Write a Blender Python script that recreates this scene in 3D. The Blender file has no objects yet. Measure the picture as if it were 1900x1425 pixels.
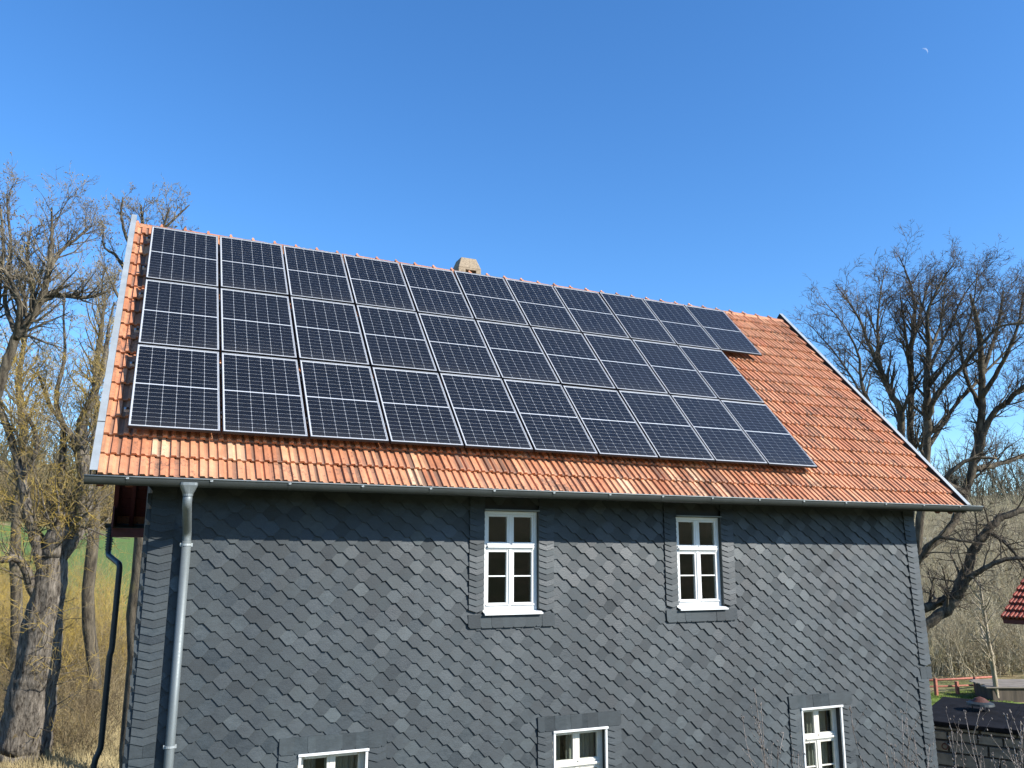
import bpy, math, random
import numpy as np
from mathutils import Vector, Matrix, noise

random.seed(7)
rng = np.random.default_rng(7)
scene = bpy.context.scene
COL = scene.collection
GZ = -6.2            # ground level in the survey frame (origin: lower left corner of the solar array)
SH = 6.2             # everything is lifted by this at the end so that the ground lies at z = 0

# ------------------------------------------------------------------ camera
F_PX, IW, IH = 1534.97, 1900.0, 1425.0
CAM = Vector((0.1951, -10.4168, -1.4085))
YAW, PITCH, ROLL = 0.4189, 0.2002, 0.0050
_f = Vector((math.sin(YAW) * math.cos(PITCH), math.cos(YAW) * math.cos(PITCH), math.sin(PITCH)))
_r0 = Vector((math.cos(YAW), -math.sin(YAW), 0)); _u0 = _r0.cross(_f)
_r = math.cos(ROLL) * _r0 + math.sin(ROLL) * _u0
_u = -math.sin(ROLL) * _r0 + math.cos(ROLL) * _u0
cd = bpy.data.cameras.new('camera'); cam = bpy.data.objects.new('camera', cd); COL.objects.link(cam)
cd.sensor_width = 36.0; cd.lens = 36.0 * F_PX / IW; cd.clip_end = 20000; cd.clip_start = 0.05
M = Matrix.Identity(4)
for i in range(3):
    M[i][0], M[i][1], M[i][2], M[i][3] = _r[i], _u[i], -_f[i], CAM[i]
M[2][3] += SH
cam.matrix_world = M
scene.camera = cam

# ------------------------------------------------------------------ sky, sun, exposure
SUN_D = Vector((-0.86, 1.0, -0.80)).normalized()          # direction the light travels
ELEV = math.asin(-SUN_D.z); AZ = math.atan2(-SUN_D.x, -SUN_D.y)   # azimuth of the sun from +Y towards +X
world = bpy.data.worlds.new('World'); scene.world = world; world.use_nodes = True
wn = world.node_tree; wn.nodes.clear()
sky = wn.nodes.new('ShaderNodeTexSky'); sky.sky_type = 'NISHITA'; sky.sun_disc = False
sky.sun_elevation = ELEV; sky.sun_rotation = AZ
sky.altitude = 300; sky.air_density = 1.0; sky.dust_density = 0.35; sky.ozone_density = 3.0
bg = wn.nodes.new('ShaderNodeBackground'); bg.inputs['Strength'].default_value = 0.135
wo = wn.nodes.new('ShaderNodeOutputWorld')
skc = wn.nodes.new('ShaderNodeMix'); skc.data_type = 'RGBA'; skc.blend_type = 'MULTIPLY'; skc.inputs[0].default_value = 1.0
skc.inputs[7].default_value = (0.86, 1.02, 1.16, 1)          # the camera's vivid rendering of the clear blue sky
shs = wn.nodes.new('ShaderNodeHueSaturation'); shs.inputs['Saturation'].default_value = 1.20
wn.links.new(sky.outputs[0], shs.inputs['Color']); wn.links.new(shs.outputs[0], skc.inputs[6]); wn.links.new(skc.outputs[2], bg.inputs[0]); wn.links.new(bg.outputs[0], wo.inputs[0])
sl = bpy.data.lights.new('sun', 'SUN'); sl.energy = 5.0; sl.angle = math.radians(0.53); sl.color = (1.0, 0.95, 0.87)
sun = bpy.data.objects.new('sun', sl); COL.objects.link(sun)
sun.rotation_euler = SUN_D.to_track_quat('-Z', 'Y').to_euler(); sun.location = (20, -20, 40)
scene.view_settings.view_transform = 'Standard'; scene.view_settings.look = 'None'
scene.view_settings.exposure = 0.72; scene.view_settings.gamma = 1.0
scene.view_settings.use_curve_mapping = False

# ------------------------------------------------------------------ helpers
def pix(x, y, D):
    """point seen at photograph pixel (x, y) at distance D along the viewing axis"""
    return CAM + D * (_f + _r * ((x - IW / 2) / F_PX) - _u * ((y - IH / 2) / F_PX))

def depth(P): return (P - CAM).dot(_f)
def project(P):
    d = P - CAM; z = d.dot(_f)
    return (IW / 2 + F_PX * d.dot(_r) / z, IH / 2 - F_PX * d.dot(_u) / z)

WM = {}
def place(o, parent=None, mw=None):
    mw = mw if mw is not None else Matrix.Identity(4)
    COL.objects.link(o); WM[o.name] = mw
    if parent is not None:
        o.parent = parent
        o.matrix_basis = WM[parent.name].inverted() @ mw
    else:
        o.matrix_basis = mw
    return o

def empty(name, loc, parent=None, rot=None):
    o = bpy.data.objects.new(name, None); o.empty_display_size = 0.2
    mw = Matrix.Translation(loc)
    if rot is not None: mw = mw @ rot
    return place(o, parent, mw)

def tag(o, label=None, cat=None, group=None, kind=None):
    if label: o['label'] = label
    if cat: o['category'] = cat
    if group: o['group'] = group
    if kind: o['kind'] = kind
    return o

def mesh_np(name, V, F, smooth=False):
    """V (n,3), F (m,k) array of equal-size polygons, or list of such arrays"""
    V = np.asarray(V, dtype=np.float32)
    Fs = F if isinstance(F, list) else [F]
    Fs = [np.asarray(f, dtype=np.int32) for f in Fs if len(f)]
    me = bpy.data.meshes.new(name)
    me.vertices.add(len(V)); me.vertices.foreach_set('co', V.ravel())
    idx = np.concatenate([f.ravel() for f in Fs])
    tot = np.concatenate([np.full(len(f), f.shape[1], np.int32) for f in Fs])
    st = np.concatenate([[0], np.cumsum(tot)[:-1]]).astype(np.int32)
    me.loops.add(len(idx)); me.loops.foreach_set('vertex_index', idx)
    me.polygons.add(len(tot)); me.polygons.foreach_set('loop_start', st); me.polygons.foreach_set('loop_total', tot)
    if smooth: me.polygons.foreach_set('use_smooth', np.ones(len(tot), dtype=bool))
    me.update(calc_edges=True); me.validate()
    return me

class MB:
    """collects boxes, polygons and tubes into one mesh"""
    def __init__(s): s.v = []; s.f = []
    def add(s, vs, fs):
        b = len(s.v); s.v += [tuple(v) for v in vs]; s.f += [tuple(i + b for i in f) for f in fs]
        return s
    def box(s, x0, x1, y0, y1, z0, z1):
        return s.add([(x0,y0,z0),(x1,y0,z0),(x1,y1,z0),(x0,y1,z0),(x0,y0,z1),(x1,y0,z1),(x1,y1,z1),(x0,y1,z1)],
                     [(0,3,2,1),(4,5,6,7),(0,1,5,4),(1,2,6,5),(2,3,7,6),(3,0,4,7)])
    def prism(s, poly, a, b):
        """poly: list of (x,z); extruded in y from a (front) to b (back)"""
        n = len(poly)
        return s.add([(x, a, z) for x, z in poly] + [(x, b, z) for x, z in poly],
                     [tuple(range(n)), tuple(range(2*n-1, n-1, -1))] + [(i, i+n, (i+1)%n+n, (i+1)%n) for i in range(n)])
    def tube(s, pts, rad, k=10, cap=True):
        pts = [Vector(p) for p in pts]; n = len(pts)
        if not isinstance(rad, (list, tuple)): rad = [rad] * n
        t0 = (pts[1] - pts[0]).normalized(); ref = Vector((0, 0, 1)) if abs(t0.z) < .9 else Vector((1, 0, 0))
        a = t0.cross(ref).normalized(); b0 = len(s.v)
        for i, p in enumerate(pts):
            t = (pts[min(i+1, n-1)] - pts[max(i-1, 0)]).normalized()
            a = (a - t * a.dot(t)).normalized(); b = t.cross(a)
            for j in range(k):
                q = 2 * math.pi * j / k
                s.v.append(tuple(p + (a * math.cos(q) + b * math.sin(q)) * rad[i]))
        for i in range(n - 1):
            for j in range(k):
                s.f.append((b0+i*k+j, b0+i*k+(j+1)%k, b0+(i+1)*k+(j+1)%k, b0+(i+1)*k+j))
        if cap:
            s.f.append(tuple(b0 + j for j in range(k))[::-1]); s.f.append(tuple(b0+(n-1)*k+j for j in range(k)))
        return s
    def mesh(s, name, smooth=False):
        me = bpy.data.meshes.new(name); me.from_pydata(s.v, [], s.f)
        if smooth:
            for p in me.polygons: p.use_smooth = True
        me.update(); return me
    def build(s, name, mat, parent=None, mw=None, smooth=False, bevel=0):
        o = bpy.data.objects.new(name, s.mesh(name, smooth)); o.data.materials.append(mat)
        if bevel:
            m = o.modifiers.new('bevel', 'BEVEL'); m.width = bevel; m.segments = 2; m.limit_method = 'ANGLE'
        return place(o, parent, mw)

# ------------------------------------------------------------------ materials
def newmat(name):
    m = bpy.data.materials.new(name); m.use_nodes = True
    nt = m.node_tree; b = nt.nodes['Principled BSDF']
    return m, nt, b

def N(nt, t, **kw):
    n = nt.nodes.new(t)
    for k, v in kw.items():
        if k in n.inputs: n.inputs[k].default_value = v
        else: setattr(n, k, v)
    return n

def noise_node(nt, scale, detail=4, rough=.6, coord='Object', vec=None, stretch=None):
    tc = N(nt, 'ShaderNodeTexCoord'); nz = N(nt, 'ShaderNodeTexNoise')
    nz.inputs['Scale'].default_value = scale; nz.inputs['Detail'].default_value = detail; nz.inputs['Roughness'].default_value = rough
    src = tc.outputs[coord] if vec is None else vec
    if stretch:
        mp = N(nt, 'ShaderNodeMapping'); mp.inputs['Scale'].default_value = stretch
        nt.links.new(src, mp.inputs[0]); src = mp.outputs[0]
    nt.links.new(src, nz.inputs['Vector'])
    return nz

def ramp(nt, fac, stops):
    r = N(nt, 'ShaderNodeValToRGB'); el = r.color_ramp.elements
    el[0].position, el[0].color = stops[0][0], (*stops[0][1], 1)
    el[1].position, el[1].color = stops[1][0], (*stops[1][1], 1)
    for p, c in stops[2:]:
        e = el.new(p); e.color = (*c, 1)
    nt.links.new(fac, r.inputs[0]); return r

def mixc(nt, fac, a, b, mode='MIX'):
    m = N(nt, 'ShaderNodeMix'); m.data_type = 'RGBA'; m.blend_type = mode
    for sock, val in ((m.inputs[0], fac), (m.inputs[6], a), (m.inputs[7], b)):
        if hasattr(val, 'is_linked') or hasattr(val, 'links'): nt.links.new(val, sock)
        elif isinstance(val, (int, float)): sock.default_value = val
        else: sock.default_value = (*val, 1)
    return m.outputs[2]

def math_n(nt, op, a, b=None, c=None):
    m = N(nt, 'ShaderNodeMath'); m.operation = op
    for i, v in enumerate((a, b, c)):
        if v is None: continue
        if hasattr(v, 'links'): nt.links.new(v, m.inputs[i])
        else: m.inputs[i].default_value = v
    return m.outputs[0]

def bump(nt, b, h, strength=.3, dist=.01):
    bp = N(nt, 'ShaderNodeBump'); bp.inputs['Strength'].default_value = strength; bp.inputs['Distance'].default_value = dist
    nt.links.new(h, bp.inputs['Height']); nt.links.new(bp.outputs[0], b.inputs['Normal'])

def simple(name, col, rough=.6, metal=0., var=.15, scale=6, bmp=.15, spec=.5, stretch=None, coord='Object'):
    m, nt, b = newmat(name)
    nz = noise_node(nt, scale, 5, .6, coord, stretch=stretch)
    lo = tuple(c * (1 - var) for c in col); hi = tuple(min(1, c * (1 + var)) for c in col)
    r = ramp(nt, nz.outputs[0], [(.3, lo), (.7, hi)])
    nt.links.new(r.outputs[0], b.inputs['Base Color'])
    b.inputs['Roughness'].default_value = rough; b.inputs['Metallic'].default_value = metal
    b.inputs['Specular IOR Level'].default_value = spec
    if bmp: bump(nt, b, nz.outputs[0], bmp, .01)
    return m

def tint_value(nt):
    """per-piece random value 0..1: object property on single pieces, mesh attribute on joined ones"""
    a = N(nt, 'ShaderNodeAttribute'); a.attribute_type = 'OBJECT'; a.attribute_name = 'tint'
    g = N(nt, 'ShaderNodeAttribute'); g.attribute_type = 'GEOMETRY'; g.attribute_name = 'tint'
    return math_n(nt, 'ADD', a.outputs['Fac'], g.outputs['Fac'])

def slate_mat():
    m, nt, b = newmat('slate')
    t = tint_value(nt)
    geo = N(nt, 'ShaderNodeNewGeometry')
    r = ramp(nt, t, [(0, (.020, .0265, .030)), (1, (.056, .069, .073)), (.35, (.031, .040, .0445)), (.8, (.042, .0525, .0565))])
    n1 = noise_node(nt, 9, 6, .7, vec=geo.outputs['Position'], stretch=(1, 1, 2.2))
    v = ramp(nt, n1.outputs[0], [(.25, (.72, .72, .72)), (.75, (1.25, 1.25, 1.27))])
    c = mixc(nt, 1.0, r.outputs[0], v.outputs[0], 'MULTIPLY')
    n0 = noise_node(nt, .55, 4, .6, vec=geo.outputs['Position'], stretch=(1.6, 1, .55))
    v0 = ramp(nt, n0.outputs[0], [(.32, (.74, .74, .75)), (.68, (1.18, 1.18, 1.16))])
    c = mixc(nt, 1.0, c, v0.outputs[0], 'MULTIPLY')
    n2 = noise_node(nt, 26, 3, .7, vec=geo.outputs['Position'], stretch=(1, 1, 3))
    s = ramp(nt, n2.outputs[0], [(.70, (0, 0, 0)), (.78, (1, 1, 1))])
    c = mixc(nt, math_n(nt, 'MULTIPLY', s.outputs[0], .30), c, (.11, .12, .122))
    nt.links.new(c, b.inputs['Base Color'])
    rr = math_n(nt, 'ADD', math_n(nt, 'MULTIPLY_ADD', n1.outputs[0], .3, .28), math_n(nt, 'MULTIPLY', math_n(nt, 'FRACT', math_n(nt, 'MULTIPLY', t, 37.3)), .25))
    nt.links.new(rr, b.inputs['Roughness']); b.inputs['Specular IOR Level'].default_value = .38
    n3 = noise_node(nt, 34, 6, .65, vec=geo.outputs['Position'], stretch=(1, 1, 1.6))
    bump(nt, b, n3.outputs[0], .35, .006)
    return m

def tile_mat(name='roof_tile', a=(.52, .215, .110), bcol=(.66, .350, .195)):
    m, nt, b = newmat(name)
    t = tint_value(nt)
    geo = N(nt, 'ShaderNodeNewGeometry'); pos = geo.outputs['Position']
    r = ramp(nt, t, [(0, tuple(c * .80 for c in a)), (1, (.68, .45, .29)), (.25, a), (.6, tuple((x + y) / 2 for x, y in zip(a, bcol))), (.88, bcol)])
    n1 = noise_node(nt, 7, 6, .65, vec=pos)
    v = ramp(nt, n1.outputs[0], [(.25, (.78, .76, .74)), (.75, (1.2, 1.18, 1.16))])
    c = mixc(nt, 1.0, r.outputs[0], v.outputs[0], 'MULTIPLY')
    da = N(nt, 'ShaderNodeAttribute'); da.attribute_name = 'dirt'
    c = mixc(nt, math_n(nt, 'MULTIPLY', da.outputs['Fac'], .85), c, (.155, .098, .070))
    n6 = noise_node(nt, 1.0, 5, .65, vec=pos, stretch=(5, .45, .45))
    v6 = ramp(nt, n6.outputs[0], [(.30, (.70, .66, .62)), (.62, (1.06, 1.06, 1.06))])
    c = mixc(nt, 1.0, c, v6.outputs[0], 'MULTIPLY')
    # weathering: dark lichen patches and pale lime bloom
    n2 = noise_node(nt, 1.6, 6, .75, vec=pos); n2b = noise_node(nt, 24, 4, .7, vec=pos)
    d = math_n(nt, 'MULTIPLY_ADD', n2.outputs[0], .6, math_n(nt, 'MULTIPLY', n2b.outputs[0], .5))
    dk = ramp(nt, d, [(.585, (0, 0, 0)), (.67, (1, 1, 1))])
    c = mixc(nt, math_n(nt, 'MULTIPLY', dk.outputs[0], .72), c, (.075, .055, .042))
    n4 = noise_node(nt, 11, 5, .7, vec=pos)
    pl = ramp(nt, n4.outputs[0], [(.62, (0, 0, 0)), (.74, (1, 1, 1))])
    c = mixc(nt, math_n(nt, 'MULTIPLY', pl.outputs[0], .35), c, (.70, .50, .36))
    nt.links.new(c, b.inputs['Base Color']); b.inputs['Roughness'].default_value = .62
    b.inputs['Specular IOR Level'].default_value = .35
    n5 = noise_node(nt, 60, 4, .6, vec=pos); bump(nt, b, n5.outputs[0], .3, .004)
    return m

def cell_mat():
    m, nt, b = newmat('solar_cell')
    tc = N(nt, 'ShaderNodeTexCoord'); sx = N(nt, 'ShaderNodeSeparateXYZ'); nt.links.new(tc.outputs['Object'], sx.inputs[0])
    w = math_n(nt, 'FRACT', math_n(nt, 'MULTIPLY', sx.outputs[0], 1 / .0174))
    d = math_n(nt, 'ABSOLUTE', math_n(nt, 'SUBTRACT', w, .5))
    line = math_n(nt, 'LESS_THAN', d, .045)
    oi = N(nt, 'ShaderNodeObjectInfo')
    base = ramp(nt, oi.outputs['Random'], [(0, (.0030, .0032, .0040)), (1, (.0052, .0056, .0072))])
    c = mixc(nt, math_n(nt, 'MULTIPLY', line, .14), base.outputs[0], (.16, .17, .19))
    nt.links.new(c, b.inputs['Base Color']); b.inputs['Roughness'].default_value = .35; b.inputs['Specular IOR Level'].default_value = .3
    return m

def glass_mat(name, tint=(1, 1, 1), rough=.02, refl=1.0):
    m, nt, b = newmat(name); nt.nodes.remove(b)
    out = nt.nodes['Material Output']
    fr = N(nt, 'ShaderNodeFresnel'); fr.inputs['IOR'].default_value = 1.5
    tr = N(nt, 'ShaderNodeBsdfTransparent'); tr.inputs[0].default_value = (*tint, 1)
    gl = N(nt, 'ShaderNodeBsdfGlossy'); gl.inputs['Roughness'].default_value = rough; gl.inputs[0].default_value = (refl, refl, refl, 1)
    mx = N(nt, 'ShaderNodeMixShader')
    ge = N(nt, 'ShaderNodeNewGeometry')
    nt.links.new(math_n(nt, 'MULTIPLY', fr.outputs[0], math_n(nt, 'SUBTRACT', 1.0, ge.outputs['Backfacing'])), mx.inputs[0]); nt.links.new(tr.outputs[0], mx.inputs[1]); nt.links.new(gl.outputs[0], mx.inputs[2])
    nt.links.new(mx.outputs[0], out.inputs[0]); return m

def zinc_mat(name, col, rough=.42, metal=.75):
    m, nt, b = newmat(name)
    n1 = noise_node(nt, 3.5, 6, .7, stretch=(1, 1, .25)); v = ramp(nt, n1.outputs[0], [(.3, tuple(c * .8 for c in col)), (.7, tuple(c * 1.12 for c in col))])
    nt.links.new(v.outputs[0], b.inputs['Base Color'])
    n2 = noise_node(nt, 40, 2, .5); nt.links.new(math_n(nt, 'MULTIPLY_ADD', n2.outputs[0], .25, rough - .12), b.inputs['Roughness'])
    b.inputs['Metallic'].default_value = metal
    return m

def bark_mat(name, dark, light, lichen=None, lf=.5, scale=7):
    m, nt, b = newmat(name)
    geo = N(nt, 'ShaderNodeNewGeometry'); pos = geo.outputs['Position']
    n1 = noise_node(nt, scale, 7, .75, vec=pos, stretch=(1, 1, .22))
    r = ramp(nt, n1.outputs[0], [(.38, dark), (.64, light)]); c = r.outputs[0]
    if lichen:
        n2 = noise_node(nt, 1.3, 5, .7, vec=pos)
        k = ramp(nt, n2.outputs[0], [(lf, (0, 0, 0)), (lf + .14, (1, 1, 1))])
        c = mixc(nt, math_n(nt, 'MULTIPLY', k.outputs[0], .85), c, lichen)
    nt.links.new(c, b.inputs['Base Color']); b.inputs['Roughness'].default_value = .9; b.inputs['Specular IOR Level'].default_value = .2
    bump(nt, b, n1.outputs[0], 1.0, .06)
    return m

MAT = {}
MAT['slate'] = slate_mat()
MAT['tile'] = tile_mat()
MAT['cell'] = cell_mat()
MAT['panel_glass'] = glass_mat('panel_glass', rough=.03, refl=.40)
def add_dust(m):
    nt = m.node_tree; out = nt.nodes['Material Output']; src = out.inputs[0].links[0].from_socket
    tc = N(nt, 'ShaderNodeTexCoord'); sp = N(nt, 'ShaderNodeSeparateXYZ'); nt.links.new(tc.outputs['Generated'], sp.inputs[0])
    edge = math_n(nt, 'POWER', math_n(nt, 'SUBTRACT', 1.0, sp.outputs[1]), 14.0)
    geo = N(nt, 'ShaderNodeNewGeometry'); nz = noise_node(nt, 2.2, 6, .7, vec=geo.outputs['Position'])
    f = math_n(nt, 'MULTIPLY', math_n(nt, 'MULTIPLY_ADD', edge, .025, math_n(nt, 'MULTIPLY', nz.outputs[0], .004)), 1.0)
    df = N(nt, 'ShaderNodeBsdfDiffuse'); df.inputs[0].default_value = (.34, .32, .29, 1); mx = N(nt, 'ShaderNodeMixShader')
    nt.links.new(f, mx.inputs[0]); nt.links.new(src, mx.inputs[1]); nt.links.new(df.outputs[0], mx.inputs[2]); nt.links.new(mx.outputs[0], out.inputs[0])
add_dust(MAT['panel_glass'])
MAT['window_glass'] = glass_mat('window_glass', tint=(.82, .86, .84))
MAT['backsheet'] = simple('backsheet', (.48, .50, .52), .5, 0, .03, 4, 0)
MAT['alu'] = zinc_mat('anodised_aluminium', (.46, .47, .48), .5, .15)
MAT['alu_dark'] = simple('black_clamp_frame_shade', (.02, .02, .022), .45, .3, .1, 10, 0)
MAT['zinc'] = zinc_mat('zinc_gutter', (.038, .045, .044), .5, .15)
MAT['zinc_light'] = zinc_mat('galvanised_pipe', (.175, .200, .205), .55, .4)
MAT['zinc_pale'] = zinc_mat('pale_verge_metal', (.34, .37, .375), .5, .25)
MAT['white'] = simple('white_window_paint', (.68, .69, .68), .4, 0, .03, 5, .03)
MAT['cream'] = simple('cream_window_paint', (.66, .63, .55), .45, 0, .08, 8, .08)
MAT['redwood'] = simple('dark_red_wood', (.10, .022, .018), .6, 0, .3, 9, .3, stretch=(1, .15, 1))
MAT['darkwood'] = simple('dark_boarding', (.075, .058, .042), .8, 0, .45, 7, .5, stretch=(1, 1, .12))
MAT['greywood'] = simple('weathered_board', (.23, .20, .165), .85, 0, .4, 9, .5, stretch=(.15, 1, 1))
MAT['plaster'] = simple('pale_plaster', (.42, .40, .36), .9, 0, .15, 4, .3)
MAT['underlay_shade'] = simple('dark_underlay_verge_shade', (.02, .019, .018), .9, 0, .2, 6, .1)
MAT['concrete'] = simple('chimney_concrete', (.29, .225, .150), .9, 0, .32, 30, .6)
MAT['soot'] = simple('soot', (.008, .008, .008), .95, 0, .2, 5, 0)
MAT['curtain'] = simple('grey_beige_curtain', (.30, .285, .245), .9, 0, .1, 5, 0)
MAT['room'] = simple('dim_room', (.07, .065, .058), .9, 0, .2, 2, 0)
MAT['felt'] = simple('black_roofing_felt', (.010, .010, .012), .9, 0, .5, 4, .4, spec=.1)
MAT['rust'] = simple('rusty_iron', (.09, .032, .022), .7, .2, .4, 12, .3)
MAT['redrail'] = simple('red_oxide_rail', (.36, .12, .075), .7, 0, .35, 12, .3)
MAT['stone'] = simple('rough_stone_block', (.20, .175, .14), .9, 0, .35, 5, .8)
MAT['mortar'] = simple('mortar', (.06, .052, .044), .95, 0, .3, 9, .3)
MAT['redtile'] = tile_mat('red_glazed_tile', (.40, .065, .035), (.46, .085, .05))
MAT['willow'] = bark_mat('willow_bark', (.035, .028, .022), (.27, .235, .19), (.30, .20, .05), .60, 11)
MAT['willow_twig'] = bark_mat('lichened_twig', (.15, .115, .06), (.38, .30, .165), (.48, .335, .06), .43, 2)
MAT['grey_twig'] = bark_mat('grey_twig', (.12, .10, .07), (.34, .285, .20), (.38, .28, .09), .55, 2)
MAT['bark'] = bark_mat('grey_brown_bark', (.040, .033, .025), (.18, .15, .105), (.18, .15, .07), .60)
MAT['twig'] = bark_mat('brown_twig', (.045, .036, .028), (.17, .135, .10), None, .5, 2)
MAT['birch'] = bark_mat('pale_birch_bark', (.28, .22, .14), (.58, .50, .38), None, .5, 9)
MAT['brush'] = bark_mat('dry_brush', (.13, .10, .05), (.66, .58, .40), (.34, .30, .11), .55, 4)
MAT['brush_dark'] = bark_mat('brown_brush', (.07, .05, .03), (.32, .25, .14), (.28, .20, .055), .54, 3)
MAT['forest'] = bark_mat('far_bare_wood', (.055, .05, .034), (.15, .125, .085), (.045, .06, .035), .5, .03)
MAT['bud'] = bark_mat('budding_twig', (.16, .13, .11), (.42, .37, .33), None, .5, 14)

# ------------------------------------------------------------------ ground and hills
def lerp_tab(tab, r):
    xs = [t[0] for t in tab]; ys = [t[1] for t in tab]
    return np.interp(r, xs, ys)
TAB_L = [(0, GZ), (16, GZ), (24, -8.3), (31, -8.9), (38, -7.7), (60, -4.9), (104, -.8), (150, 4.5), (290, 24), (420, 27), (900, 22), (9000, 20)]
TAB_R = [(0, GZ), (34, GZ), (44, -4.9), (72, 0.2), (100, 1.6), (320, 17.5), (480, 20), (900, 16), (9000, 14)]
def ground_h(x, y):
    x = np.asarray(x, float); y = np.asarray(y, float)
    dx = x - CAM.x; dy = y - CAM.y; r = np.hypot(dx, dy)
    side = dx * math.cos(YAW) - dy * math.sin(YAW)          # right of the viewing axis
    w = 1 / (1 + np.exp(-np.clip((side + 4) / 1.6, -40, 40)))
    h = lerp_tab(TAB_L, r) * (1 - w) + lerp_tab(TAB_R, r) * w
    b = np.clip((r - 30) / 60, 0, 1)
    h = h + b * (0.5 * np.sin(x * .11 + 1.3) * np.cos(y * .09) + 1.8 * np.clip((r - 150) / 150, 0, 1) * np.sin(x * .017 + y * .011))
    return h
def gpt(x, y): return Vector((x, y, float(ground_h(x, y))))

rr = np.concatenate([[.01], np.linspace(2, 60, 40), np.geomspace(63, 9000, 70)]); th = np.linspace(0, 2 * math.pi, 181)[:-1]
R_, T_ = np.meshgrid(rr, th, indexing='ij'); gx = CAM.x + R_ * np.cos(T_); gy = CAM.y + R_ * np.sin(T_)
V = np.stack([gx, gy, ground_h(gx, gy)], -1).reshape(-1, 3)
ni, nj = R_.shape; I, J = np.meshgrid(np.arange(ni - 1), np.arange(nj), indexing='ij'); J2 = (J + 1) % nj
Fq = np.stack([I * nj + J, (I + 1) * nj + J, (I + 1) * nj + J2, I * nj + J2], -1).reshape(-1, 4)
def ground_mat():
    m, nt, b = newmat('meadow_ground')
    geo = N(nt, 'ShaderNodeNewGeometry'); pos = geo.outputs['Position']
    n1 = noise_node(nt, .35, 8, .7, vec=pos); n2 = noise_node(nt, 2.5, 8, .75, vec=pos); n3 = noise_node(nt, .028, 4, .55, vec=pos)
    dry = ramp(nt, n2.outputs[0], [(.3, (.16, .115, .055)), (.7, (.44, .36, .21)), (.5, (.30, .235, .125))])
    grn = ramp(nt, n2.outputs[0], [(.3, (.045, .08, .02)), (.7, (.11, .16, .045))])
    # a sown field lies on the left hillside; dry pasture elsewhere
    sp = N(nt, 'ShaderNodeSeparateXYZ'); nt.links.new(pos, sp.inputs[0])
    dx = math_n(nt, 'SUBTRACT', sp.outputs[0], CAM.x); dy = math_n(nt, 'SUBTRACT', sp.outputs[1], CAM.y)
    side = math_n(nt, 'SUBTRACT', math_n(nt, 'MULTIPLY', dx, math.cos(YAW)), math_n(nt, 'MULTIPLY', dy, math.sin(YAW)))
    fwd = math_n(nt, 'ADD', math_n(nt, 'MULTIPLY', dx, math.sin(YAW)), math_n(nt, 'MULTIPLY', dy, math.cos(YAW)))
    wob = math_n(nt, 'MULTIPLY_ADD', n3.outputs[0], 14, -7)
    fld = math_n(nt, 'MULTIPLY', math_n(nt, 'GREATER_THAN', math_n(nt, 'ADD', fwd, wob), 50), math_n(nt, 'LESS_THAN', math_n(nt, 'ADD', fwd, wob), 106))
    fld = math_n(nt, 'MULTIPLY', fld, math_n(nt, 'LESS_THAN', side, -2))
    patch = ramp(nt, n1.outputs[0], [(.40, (0, 0, 0)), (.54, (1, 1, 1))])
    c = mixc(nt, math_n(nt, 'MULTIPLY', patch.outputs[0], .65), dry.outputs[0], grn.outputs[0])
    c = mixc(nt, fld, c, mixc(nt, .5, grn.outputs[0], (.15, .24, .075)))
    nt.links.new(c, b.inputs['Base Color']); b.inputs['Roughness'].default_value = .95; b.inputs['Specular IOR Level'].default_value = .1
    bump(nt, b, n2.outputs[0], .8, .12)
    return m
MAT['ground'] = ground_mat()
g = bpy.data.objects.new('ground', mesh_np('ground', V, Fq, True)); g.data.materials.append(MAT['ground'])
place(g); tag(g, kind='structure')

# ------------------------------------------------------------------ house shell
SLOPE = 0.81875
RX = Matrix.Rotation(SLOPE, 4, 'X')                        # roof frame: x along eaves, y up the slope, z normal
RN = Vector((0, -math.sin(SLOPE), math.cos(SLOPE))); RS = Vector((0, math.cos(SLOPE), math.sin(SLOPE)))
def rp(x, s, w): return Vector((x, 0, 0)) + RS * s + RN * w
X0, X1, WY = 0.33, 12.78, 0.30
TILE_OFF = -0.222
RIDGE_S = 5.55
ridge = rp(0, RIDGE_S, TILE_OFF); RY, RZ = ridge.y, ridge.z
REAR_Y = 2 * RY - WY
house = empty('slate_house', (X0, WY, GZ))
tag(house, 'two-storey house clad in dark slate with orange tiled roof and gutter', 'house')

UP = [(4.56, 5.38, -2.215, -0.85), (7.72, 8.55, -2.225, -0.865)]
LOW = [(2.19, 3.03, -5.21, -3.81), (5.60, 6.435, -5.21, -3.81), (9.95, 10.79, -5.21, -3.81)]
OPEN = UP + LOW
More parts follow.
